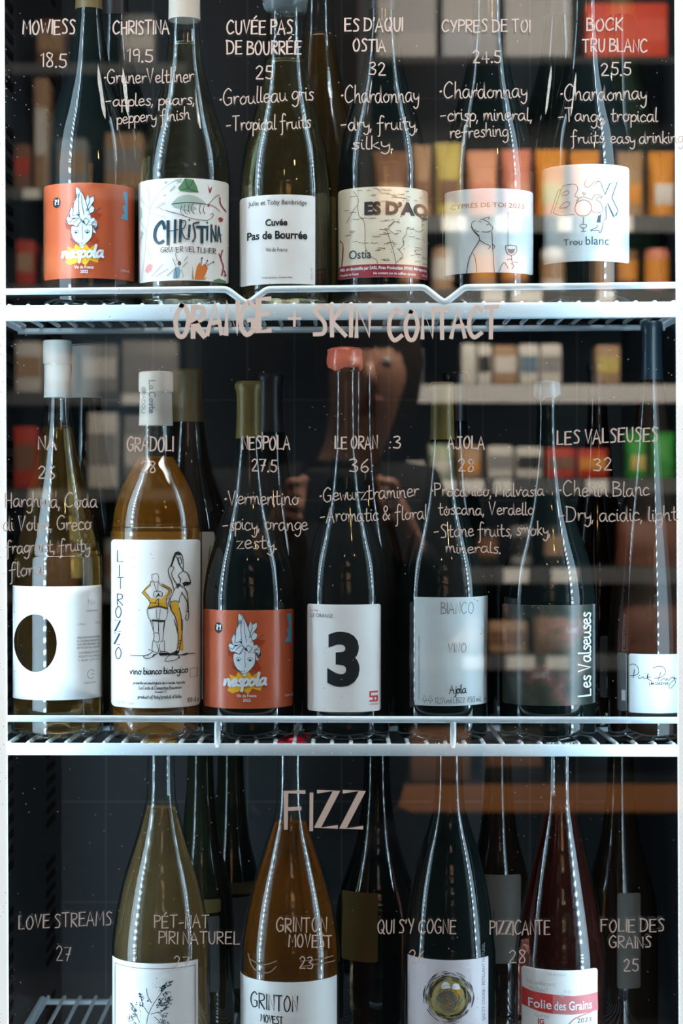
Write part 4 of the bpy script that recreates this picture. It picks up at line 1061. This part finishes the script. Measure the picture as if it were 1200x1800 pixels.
b = Bottle(510, [(1297, 26), (1299, 28), (1309, 28), (1314, 23), (1400, 24), (1440, 30), (1490, 46), (1540, 62), (1590, 75), (1650, 85), (1700, 87), (1895, 87), (S3, 87)], zt=zt3, label='clear sparkling bottle of orange wine with handwritten white label', group=G3)
b.glass(M['clear']).wine(1445, M['w_copper']).crown(M['red_foil'])
b.paper(420, 1727, 592, 1890, M['paper'], round_=1)
t = Art().hand('GRINTON', 440, 524, 1776, 27, 2.2, slope=-.03).hand('MOVEST', 458, 497, 1799, 13, 1.6, slope=-.05)
b.ink(t, 'ink', 'lettering')
b.ink(Art().strokes('436,1685 445,1708 470,1712 485,1700;440,1694 462,1699 486,1690;528,1690 555,1690 585,1690;530,1700 560,1698 588,1700;560,1684 562,1706', 2.2), 'ink_brown', 'back_print', 0.0002, parent=b.root)

b = Bottle(789, [(1297, 25), (1299, 28), (1309, 28), (1314, 24), (1400, 26), (1440, 34), (1490, 50), (1540, 63), (1590, 72), (1650, 79), (1700, 82), (1895, 82), (S3, 82)], zt=zt3, label='dark sparkling bottle with lilac label of a scribbled nest', group=G3)
b.glass(M['dark_green']).crown(M['silver'])
b.paper(716, 1688, 858, 1880, M['paper_lilac'], round_=1)
Z = lambda: Art(700, 1660, 3.243)
a = Z(); rn = random.Random(9)
for k in range(150):
    t0 = rn.uniform(0, 2 * PI); rr = rn.uniform(96, 146); l = rn.uniform(.15, .5)
    a.stroke([(285 + rr * math.cos(t0 + l * i / 4), 305 + rr * 1.05 * math.sin(t0 + l * i / 4)) for i in range(5)], 1.1, False, taper=True)
b.ink(a, 'ink', 'nest_scribble', 0.0007)
b.ink(Z().oval(285, 305, 118, 124), 'ink_gold', 'nest_print', 0.0004)
b.ink(Z().oval(270, 245, 26, 30).oval(328, 250, 24, 28), 'ink_white', 'eyes_print', 0.0005)
b.ink(Z().rect(245, 255, 296, 300).rect(305, 258, 352, 300).oval(298, 350, 40, 30), 'ink_mustard', 'yellow_print', 0.0006)
a = Z()
for k in range(46):
    t0 = rn.uniform(0, 2 * PI); rr = rn.uniform(30, 100)
    a.ring(285 + rn.uniform(-30, 30), 315 + rn.uniform(-30, 30), rr * .5 + 8, rr * .55 + 8, 0.7, math.degrees(t0), math.degrees(t0) + 150, 8)
b.ink(a, 'ink_grey', 'fine_scribble', 0.0009)
b.ink(Art().text("QUI S'Y COGNE - PETILLANT NATUREL", 852, 990, 1800, 5, rot=90), 'ink_grey', 'side_lettering')

b = Bottle(984, [(1297, 26), (1299, 28), (1309, 28), (1314, 25), (1400, 26), (1440, 33), (1490, 45), (1540, 56), (1590, 66), (1650, 76), (1700, 80), (1895, 80), (S3, 80)], zt=zt3, label='clear sparkling bottle of dark pink wine with white and red band label', group=G3)
b.glass(M['clear']).wine(1412, M['w_rose']).crown(M['silver'])
b.paper(916, 1706, 1050, 1880, M['paper'], round_=6)
Z = lambda: Art(700, 1660, 3.243)
b.ink(Z().polys('702,270 760,282 880,288 880,398 800,392 702,372'), 'ink_red', 'red_band')
b.ink(Z().polys('880,288 1000,296 1135,290 1138,395 1000,402 880,398'), 'ink_rose', 'pale_red_band')
b.ink(Art().text('Folie', 928, 969, 1775, 15, .012).text('des Grains', 974, 1040, 1776, 15, .012), 'ink_white', 'lettering', 0.0007)
b.ink(Art().text('Vin de France', 963, 994, 1716, 5, .0).text('Naturellement', 926, 976, 1735, 8, .0).text('Pétillant !', 930, 962, 1746, 8, .0).text('Gamay', 939, 965, 1791, 7, .0).ring(987, 1750, 3, 3, .8).ring(993, 1743, 2, 2, .8).ring(1001, 1744, 2.5, 2.5, .8), 'ink_pale', 'small_lettering')
b.ink(Art().text('IG', 945, 956, 1803, 9, .03), 'ink_red', 'red_mark')
b.ink(Art().text('2023', 1014, 1039, 1799, 8, .0), 'ink', 'year_lettering')
b.ink(Art().strokes('1000,1800 1012,1790 1040,1782', 2.2), 'ink_rose', 'swoosh')

GB3 = 'bottles standing behind the bottom row'
def back3(cx, top, hb, m, label, D, capm=None, cap_to=None):
    return back_bottle(cx, top, (zt3, S3 - 30), 23, hb, 1410, 1610, m, label, GB3, D, capm, cap_to)
x = back3(352, 1300, 60, M['green_glass'], 'dark green bottle right behind the fern print, with ochre neck paper', 1.89)
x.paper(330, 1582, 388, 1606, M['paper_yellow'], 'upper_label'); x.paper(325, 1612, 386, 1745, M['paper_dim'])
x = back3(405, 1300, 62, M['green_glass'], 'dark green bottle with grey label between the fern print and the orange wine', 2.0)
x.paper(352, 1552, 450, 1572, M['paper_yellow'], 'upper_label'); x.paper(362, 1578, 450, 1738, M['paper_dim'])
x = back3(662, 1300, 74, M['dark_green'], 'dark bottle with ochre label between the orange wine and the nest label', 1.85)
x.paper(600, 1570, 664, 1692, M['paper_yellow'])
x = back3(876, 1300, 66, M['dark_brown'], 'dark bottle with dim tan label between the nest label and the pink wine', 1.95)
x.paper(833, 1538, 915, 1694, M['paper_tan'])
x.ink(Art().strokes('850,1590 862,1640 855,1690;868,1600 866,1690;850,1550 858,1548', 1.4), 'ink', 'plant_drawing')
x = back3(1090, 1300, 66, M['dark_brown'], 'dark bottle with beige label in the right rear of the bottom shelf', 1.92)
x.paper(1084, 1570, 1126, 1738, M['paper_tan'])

# ------------------------------------------------------------------ the shop behind the photographer, seen mirrored in the door glass
def mir(px, py, L):
    """place whose mirror image in the glass lies at (px, py) with an optical path of L"""
    return Vector(((px - CX) / F * L, 2 * GY - (CAMY + L), (CY - py) / F * L))
steel = mat('dark_shelf_steel', (0.012, 0.013, 0.014), 0.6, 0.2)
strip_w = mat('white_price_strip', (0.50, 0.50, 0.50), 0.5, 0.4)
strip_d = mat('grey_price_strip', (0.09, 0.095, 0.10), 0.5, 0.4)
tagm = mat('price_card', (0.82, 0.82, 0.80), 0.6, 0.3)
L0 = 4.75
def gondola(name, px0, px1, L, boards, label, depth=0.38):
    top = min(b[0] for b in boards)
    p0 = mir(px0, 0, L); p1 = mir(px1, 0, L); yf = p0.y
    root = empty(name, ((p0.x + p1.x) / 2, yf - depth / 2, FZ), label, 'shelving')
    o = Vector(root.location)
    def sub(nm, bm, m, parent=root):
        for v in bm.verts: v.co -= o
        return link(nm, bm, m, parent, smooth=False)
    ztop = (CY - top) / F * L + 0.25
    sub('back_panel', box(p0.x, p1.x, yf - depth - 0.02, yf - depth, FZ, ztop), steel)
    for x in (p0.x, p1.x): sub('upright', box(x - 0.015, x + 0.015, yf - depth, yf - 0.02, FZ, ztop), steel)
    for (a, b_, m, cards) in boards:
        z1 = (CY - a) / F * L; z0 = (CY - b_) / F * L
        bd = sub('shelf_board', box(p0.x + 0.015, p1.x - 0.015, yf - depth, yf - 0.004, z1 - 0.018, z1), steel)
        sub('price_strip', box(p0.x + 0.015, p1.x - 0.015, yf - 0.004, yf, z0, z1, bev=0.0012), m, bd)
        for c0, c1 in cards:
            xa = (c0 - CX) / F * L; xb = (c1 - CX) / F * L
            sub('price_card', box(xa, xb, yf, yf + 0.002, z0 + 0.002, z1 - 0.002, bev=0.0006), tagm, bd)
    return yf
PX0, PX1 = 640, 1235
BR = [(98, 110, steel, ()), (378, 408, strip_d, ((776, 820), (871, 913), (980, 1004), (1090, 1112))), (508, 534, strip_d, ((848, 886), (900, 952), (1050, 1080))), (676, 708, strip_w, ()),
      (842, 868, strip_d, ((724, 748), (768, 800), (812, 850), (868, 900), (1030, 1068))), (998, 1026, strip_d, ((775, 814), (885, 929), (970, 1016))),
      (1152, 1178, strip_d, ((812, 850), (890, 940), (960, 1000))), (1380, 1428, mat('wood_edge', (0.36, 0.15, 0.05), 0.6, 0.3), ())]
gondola('shelving_unit', PX0, PX1, L0, BR, 'tall dark shop shelving with rows of bright packets, mirrored at right in the door glass')
BL = [(110, 130, strip_d, ()), (330, 350, strip_d, ((40, 70),)), (500, 520, strip_d, ()), (690, 712, strip_d, ((215, 255),)), (860, 880, strip_d, ((50, 90),)), (1040, 1060, strip_d, ())]
gondola('shelving_unit', -40, 335, L0 + 0.5, BL, 'dim shop shelving with sparse cartons, mirrored at left in the door glass')

pm = {}
def pmat(c):
    if c not in pm: pm[c] = mat('packet_colour', c, 0.55, 0.35, var=tuple(v * .85 for v in c), vscale=30)
    return pm[c]
def goods(kind, px0, px1, top, base, L, c, c2, label, cat, group, dep=0.09, style='carton'):
    """one packet standing on a shelf board; its mirrored image spans px0..px1, top..base"""
    La = L + 0.03
    x0 = (px0 - CX) / F * L; x1 = (px1 - CX) / F * L; z0 = (CY - base) / F * L; z1 = (CY - top) / F * L
    y1 = 2 * GY - (CAMY + La); y0 = y1 - dep; cx = (x0 + x1) / 2; w = (x1 - x0) * .96; h = z1 - z0
    root = empty(kind, (cx, (y0 + y1) / 2, z0), label, cat, group)
    bm = bmesh.new()
    if style == 'carton':
        add_box(bm, -w / 2, w / 2, -dep / 2, dep / 2, 0, h, bev=min(0.004, w * .08))
        link('carton', bm, pmat(c), root, auto=40)
        fl = box(-w / 2 + .003, w / 2 - .003, dep / 2 + .0002, dep / 2 + .0012, h * .30, h * .72, bev=.0004); link('front_panel', fl, pmat(c2), root, smooth=False)
        link('closure_flap', box(-w / 2 + .004, w / 2 - .004, -dep / 2 + .004, dep / 2 - .004, h, h + .0015), pmat(c), root, smooth=False)
    elif style == 'pouch':
        n = 10; rows = []
        for i in range(n + 1):
            t = i / n; th = dep / 2 * (0.95 if t < .1 else max(0.06, math.cos((t - .1) / .9 * PI / 2) ** .6)); ww = w / 2 * (1 - .05 * math.sin(t * PI))
            z = h * t; q = []
            for k in range(16):
                a = 2 * PI * k / 16; ca, sa = math.cos(a), math.sin(a)
                q.append(bm.verts.new((ww * math.copysign(abs(ca) ** .6, ca), th * math.copysign(abs(sa) ** .8, sa), z)))
            rows.append(q)
        for a, b_ in zip(rows, rows[1:]):
            for k in range(16): bm.faces.new((a[k], a[(k + 1) % 16], b_[(k + 1) % 16], b_[k]))
        bm.faces.new(rows[0][::-1]); bm.faces.new(rows[-1]); bmesh.ops.recalc_face_normals(bm, faces=bm.faces)
        link('pouch', bm, pmat(c), root, auto=60)
        link('top_seal', box(-w / 2 + .002, w / 2 - .002, -.0015, .0015, h * .96, h + .006), pmat(c), root, smooth=False)
        link('front_panel', box(-w * .34, w * .34, dep * .42, dep * .49, h * .16, h * .50, bev=.003), pmat(c2), root, auto=40)
    elif style == 'can':
        r = w / 2; add_lathe(bm, [(0, r * .9), (.003, r), (h - .006, r), (h - .002, r * .93), (h, r * .93), (h - .002, r * .86)], 28)
        bmesh.ops.recalc_face_normals(bm, faces=bm.faces); link('can', bm, pmat(c), root, auto=40)
        bn = bmesh.new(); add_lathe(bn, [(h * .25, r + .0004), (h * .75, r + .0004)], 28, False, False); link('paper_band', bn, pmat(c2), root)
    return root
NM = {'carton': ('carton', 'carton'), 'pouch': ('snack_pouch', 'packet'), 'can': ('tin_can', 'can')}
WHT = (0.68, 0.66, 0.62); TAN = (0.42, 0.27, 0.16); BRN = (0.22, 0.11, 0.06); ORG = (0.72, 0.30, 0.05); PEA = (0.74, 0.36, 0.22); YEL = (0.58, 0.48, 0.14); RED = (0.52, 0.05, 0.02); GRN = (0.03, 0.30, 0.04); GRY = (0.28, 0.28, 0.28); SAL = (0.70, 0.25, 0.16); BLK = (.03, .03, .03); BLU = (0.14, 0.22, 0.30); PGR = (0.42, 0.48, 0.36)
ROWS = [
    ('topmost shelf', 96, L0, [('carton', 660, 770, -60, GRY, (.22, .22, .23), 'pale grey'), ('carton', 776, 880, -60, (0.27, .29, .32), GRY, 'cool grey'), ('carton', 886, 1010, -60, (.3, .3, .3), GRY, 'off-white'), ('carton', 1030, 1180, 0, RED, RED, 'plain red')]),
    ('snack shelf', 376, L0, [('pouch', 655, 722, 262, BRN, TAN, 'dark brown'), ('pouch', 726, 762, 250, TAN, BRN, 'tan'), ('pouch', 765, 817, 246, YEL, BRN, 'yellow-green'), ('pouch', 822, 880, 260, PEA, SAL, 'peach'), ('pouch', 884, 940, 258, SAL, PEA, 'salmon'), ('pouch', 944, 1002, 258, ORG, YEL, 'golden orange'), ('pouch', 1006, 1062, 260, ORG, TAN, 'plain orange'), ('pouch', 1090, 1140, 262, TAN, ORG, 'dull tan'), ('pouch', 1146, 1196, 262, ORG, WHT, 'orange and white')]),
    ('tin shelf', 506, L0, [('can', 700, 738, 432, BRN, TAN, 'dark'), ('can', 760, 800, 428, TAN, WHT, 'tan'), ('can', 830, 876, 424, TAN, ORG, 'tan and orange'), ('can', 884, 934, 424, BRN, ORG, 'brown and orange'), ('can', 955, 1000, 430, WHT, TAN, 'white'), ('can', 1050, 1086, 434, ORG, TAN, 'orange'), ('can', 1092, 1130, 434, BRN, ORG, 'brown'), ('can', 1140, 1186, 432, SAL, ORG, 'salmon')]),
    ('white-edged shelf', 674, L0, [('carton', 700, 745, 612, GRY, WHT, 'grey'), ('carton', 812, 838, 603, WHT, WHT, 'narrow white'), ('carton', 840, 866, 604, WHT, BLK, 'white with black band'), ('carton', 868, 912, 606, TAN, WHT, 'kraft brown'), ('carton', 914, 950, 604, WHT, BLU, 'white with blue band'), ('carton', 952, 990, 604, WHT, GRY, 'white with grey band'), ('carton', 1050, 1094, 606, TAN, YEL, 'lone tan')]),
    ('mixed shelf', 840, L0, [('carton', 712, 748, 812, WHT, GRY, 'low white'), ('pouch', 754, 800, 784, PGR, WHT, 'pale green'), ('pouch', 804, 852, 786, TAN, ORG, 'tan'), ('carton', 858, 904, 784, WHT, GRY, 'square white'), ('carton', 908, 956, 786, WHT, BLK, 'white with dark band'), ('carton', 962, 1014, 788, RED, BRN, 'dark red'), ('carton', 1018, 1072, 790, RED, ORG, 'red and orange'), ('pouch', 1104, 1146, 760, GRN, YEL, 'bright green'), ('pouch', 1150, 1196, 762, GRN, GRN, 'plain green')]),
    ('dark lower shelf', 996, L0, [('can', 772, 812, 930, BLK, GRY, 'black'), ('can', 840, 880, 930, BLK, BRN, 'black and brown'), ('can', 900, 940, 925, GRY, BLK, 'grey'), ('can', 960, 1000, 925, BLK, TAN, 'black and tan'), ('pouch', 1086, 1216, 905, (0.16, .055, .03), (0.14, .05, .03), 'wide red-brown paper')]),
    ('shelf below the dark one', 1150, L0, [('carton', 790, 850, 1092, BRN, TAN, 'brown'), ('carton', 860, 930, 1096, TAN, BRN, 'kraft'), ('carton', 940, 1010, 1090, BRN, BRN, 'dark brown'), ('pouch', 1090, 1220, 1036, (0.15, .05, .03), (0.13, .045, .03), 'wide red-brown paper')]),
    ('wood-edged bottom shelf', 1378, L0, [('carton', 720, 830, 1290, BRN, BRN, 'brown'), ('carton', 850, 960, 1286, BLK, BRN, 'black and brown')]),
    ('highest dim shelf', 108, L0 + .5, [('carton', 60, 110, 30, BRN, TAN, 'brown'), ('carton', 210, 270, 20, GRY, WHT, 'grey')]),
    ('second dim shelf', 328, L0 + .5, [('carton', 20, 50, 250, BRN, RED, 'reddish brown'), ('carton', 56, 82, 130, TAN, WHT, 'tall tan'), ('carton', 96, 150, 240, GRY, TAN, 'grey and tan'), ('carton', 180, 250, 230, TAN, GRY, 'wide tan')]),
    ('third dim shelf', 498, L0 + .5, [('carton', 24, 56, 420, RED, TAN, 'red'), ('carton', 70, 130, 430, BRN, TAN, 'brown and tan'), ('carton', 250, 320, 420, GRY, GRY, 'grey')]),
    ('fourth dim shelf', 688, L0 + .5, [('carton', 22, 70, 600, WHT, TAN, 'cream'), ('carton', 74, 126, 620, TAN, WHT, 'tan'), ('carton', 140, 205, 604, GRY, WHT, 'grey'), ('carton', 210, 312, 598, (0.34, .33, .31), GRY, 'wide grey')]),
    ('fifth dim shelf', 858, L0 + .5, [('carton', 20, 60, 750, RED, BRN, 'brick red'), ('carton', 150, 205, 724, WHT, GRY, 'pale'), ('carton', 214, 258, 730, GRY, WHT, 'grey')]),
    ('lowest dim shelf', 1038, L0 + .5, [('carton', 60, 130, 960, BRN, BRN, 'brown'), ('carton', 180, 280, 950, GRY, BRN, 'wide grey')]),
]
for row, base, L, items in ROWS:
    for st, a, b_, top, c, c2, w in items:
        nm, cat = NM[st]
        side = 'right mirrored shelving' if L == L0 else 'left mirrored shelving'
        goods(nm, a, b_, top, base, L, c, c2, f'{w} {cat} on the {row} of the {side}', cat, f'goods on the {row}', style=st)

# pendant lamps over the aisle: their warm glints show on the bottle shoulders
bulb = emit_mat('warm_bulb', (1.0, 0.55, 0.22), 160)
for i, (x, y, z, w) in enumerate(((0.55, -1.25, 0.86, 'nearest the shelving side'), (0.95, -1.75, 0.90, 'second from the door'), (-0.15, -2.6, 1.22, 'behind the photographer'))):
    r = empty('pendant_lamp', (x, y, z), 'small warm bare-bulb pendant lamp over the aisle, ' + w, 'lamp', 'pendant lamps over the aisle')
    bm = bmesh.new(); add_lathe(bm, [(-.03, .004), (-.026, .014), (-.012, .022), (.004, .02), (.02, .012), (.028, .011)], 24); link('bulb', bm, bulb, r)
    bm = bmesh.new(); add_lathe(bm, [(.028, .014), (.06, .014), (.066, .006)], 20); link('socket', bm, steel, r, auto=40)
    bm = bmesh.new(); add_tube(bm, [(0, 0, .06), (0, 0, CZ - z)], .0025, 6); link('cord', bm, steel, r)

# ------------------------------------------------------------------ the photographer, standing behind the camera in dark clothes
skin_m = mat('skin', (0.42, 0.22, 0.15), 0.5, 0.4)
cloth_m = mat('black_jacket', (0.010, 0.010, 0.012), 0.85, 0.2)
jean_m = mat('dark_trousers', (0.012, 0.014, 0.02), 0.9, 0.2)
hair_m = mat('dark_hair', (0.02, 0.012, 0.008), 0.6, 0.3)
def skin_mesh(name, nodes, edges, m, parent, sub=2):
    """nodes: {key: ((x, y, z), radius)}"""
    keys = list(nodes); me = bpy.data.meshes.new(name)
    me.from_pydata([nodes[k][0] for k in keys], [(keys.index(a), keys.index(b_)) for a, b_ in edges], [])
    o = bpy.data.objects.new(name, me); COL.objects.link(o); me.materials.append(m)
    md = o.modifiers.new('skin', 'SKIN'); md.use_smooth_shade = True
    for i, k in enumerate(keys):
        r = nodes[k][1]; me.skin_vertices[0].data[i].radius = r if isinstance(r, tuple) else (r, r)
    me.skin_vertices[0].data[0].use_root = True
    s = o.modifiers.new('sub', 'SUBSURF'); s.levels = s.render_levels = sub
    o.parent = parent; return o
PXc, PYc = -0.03, -2.10
pr = empty('person', (PXc, PYc, FZ), 'person in dark jacket and trousers standing with a camera held at chest height', 'person')
T = -FZ   # heights below are measured from the lens axis, so add T
def pt(x, y, z): return (x, y, z + T)
NB = {'pelvis': (pt(0, 0, -.52), .085), 'waist': (pt(0, .0, -.36), .075), 'chest': (pt(.01, -.01, -.08), .085), 'neck': (pt(.05, .0, .07), .055), 'head0': (pt(.07, .02, .15), .065), 'head1': (pt(.08, .02, .23), .085), 'head2': (pt(.085, .01, .30), .06)}
EB = [('pelvis', 'waist'), ('waist', 'chest'), ('chest', 'neck'), ('neck', 'head0'), ('head0', 'head1'), ('head1', 'head2')]
for s, n in ((-1, 'l'), (1, 'r')):
    NB.update({n + 'sh': (pt(s * .16, 0, -.01), .045), n + 'el': (pt(s * .20, .06, -.25), .042), n + 'wr': (pt(s * .11 + .03, .235, -.07), .028), n + 'pa': (pt(s * .085 + .03, .27, -.035), .028),
               n + 'hip': (pt(s * .085, 0, -.60), .075), n + 'kn': (pt(s * .10, .02, -.96), .058), n + 'an': (pt(s * .11, -.02, -1.28), .042), n + 'to': (pt(s * .13, .12, -1.32), .03)})
    EB += [('chest', n + 'sh'), (n + 'sh', n + 'el'), (n + 'el', n + 'wr'), (n + 'wr', n + 'pa'), ('pelvis', n + 'hip'), (n + 'hip', n + 'kn'), (n + 'kn', n + 'an'), (n + 'an', n + 'to')]
    for k in range(4):
        a, c = f'{n}f{k}a', f'{n}f{k}b'
        NB[a] = (pt(s * .088 + .03, .305 - k * .004, .022 - k * .020), .0095); NB[c] = (pt(s * .066 + .03, .318 - k * .004, .020 - k * .020), .0085)
        EB += [(n + 'pa', a), (a, c)]
    NB[n + 'ta'] = (pt(s * .07 + .03, .262, .005), .010); NB[n + 'tb'] = (pt(s * .062 + .03, .258, .034), .009); EB += [(n + 'pa', n + 'ta'), (n + 'ta', n + 'tb')]
skin_mesh('body', NB, EB, skin_m, pr)
NJ = {'w': (pt(0, 0, -.66), (.18, .18)), 'm': (pt(0, 0, -.36), (.165, .165)), 'c': (pt(.01, 0, -.09), (.17, .17)), 'n': (pt(.04, 0, .045), (.085, .08))}
EJ = [('w', 'm'), ('m', 'c'), ('c', 'n')]
for s, n in ((-1, 'l'), (1, 'r')):
    NJ.update({n + '1': (pt(s * .175, 0, -.005), .075), n + '2': (pt(s * .205, .06, -.25), .06), n + '3': (pt(s * .115 + .03, .22, -.082), .042)}); EJ += [('c', n + '1'), (n + '1', n + '2'), (n + '2', n + '3')]
skin_mesh('jacket', NJ, EJ, cloth_m, pr)
NT = {'p': (pt(0, 0, -.57), .11)}; ET = []
for s, n in ((-1, 'l'), (1, 'r')):
    NT.update({n + '1': (pt(s * .095, 0, -.64), .105), n + '2': (pt(s * .10, .02, -.96), .078), n + '3': (pt(s * .11, -.015, -1.26), .062)}); ET += [('p', n + '1'), (n + '1', n + '2'), (n + '2', n + '3')]
skin_mesh('trousers', NT, ET, jean_m, pr)
bm = bmesh.new(); bmesh.ops.create_uvsphere(bm, u_segments=28, v_segments=18, radius=1)
for v in bm.verts:
    n = v.co.copy(); k = 1.0
    if n.y > .25 and n.z < .45: k = .80        # the face side stays under the hair line
    v.co = Vector((n.x * .098 * k + .08, n.y * .112 * k - .006, n.z * (.125 if n.z > 0 else .19) * k + .245 + T))
link('hair', bm, hair_m, pr)
for s in (-1, 1):
    bm = bmesh.new(); bmesh.ops.create_uvsphere(bm, u_segments=12, v_segments=8, radius=.011); bmesh.ops.translate(bm, verts=bm.verts, vec=Vector((.08 + s * .03, .10, .235 + T))); link('eye', bm, mat('eye', (.3, .28, .26), .2), pr)
    bm = box(.11 * s - .05, .11 * s + .05, -.09, .17, 0.0, .07, bev=.02); link('shoe', bm, cloth_m, pr, auto=50)
bm = bmesh.new(); bmesh.ops.create_cone(bm, cap_ends=True, segments=10, radius1=.016, radius2=.006, depth=.05); bmesh.ops.translate(bm, verts=bm.verts, vec=Vector((.08, .112, .21 + T))); link('nose', bm, skin_m, pr)
link('mouth', box(.058, .102, .096, .104, .165 + T, .174 + T, bev=.003), mat('lips', (.35, .10, .09), .4), pr)

cm = empty('handheld_camera', (0, CAMY - .06, -.05), 'black handheld camera pointed at the refrigerator door', 'camera')
black = mat('camera_black', (0.012, 0.012, 0.013), 0.5, 0.4)
link('camera_body', box(-.062, .062, -.075, -.03, 0.005, .095, bev=.008), black, cm, auto=40)
bm = bmesh.new(); add_lathe(bm, [(0, .034), (.012, .034), (.014, .031), (.045, .031), (.047, .033), (.050, .033), (.050, .028), (.030, .022)], 40)
for v in bm.verts: v.co = Vector((v.co.x, -.03 + v.co.z, .05 + v.co.y))
bmesh.ops.recalc_face_normals(bm, faces=bm.faces); link('lens', bm, black, cm, auto=40)
link('viewfinder_hump', box(-.02, .02, -.07, -.035, .093, .112, bev=.005), black, cm, auto=40)
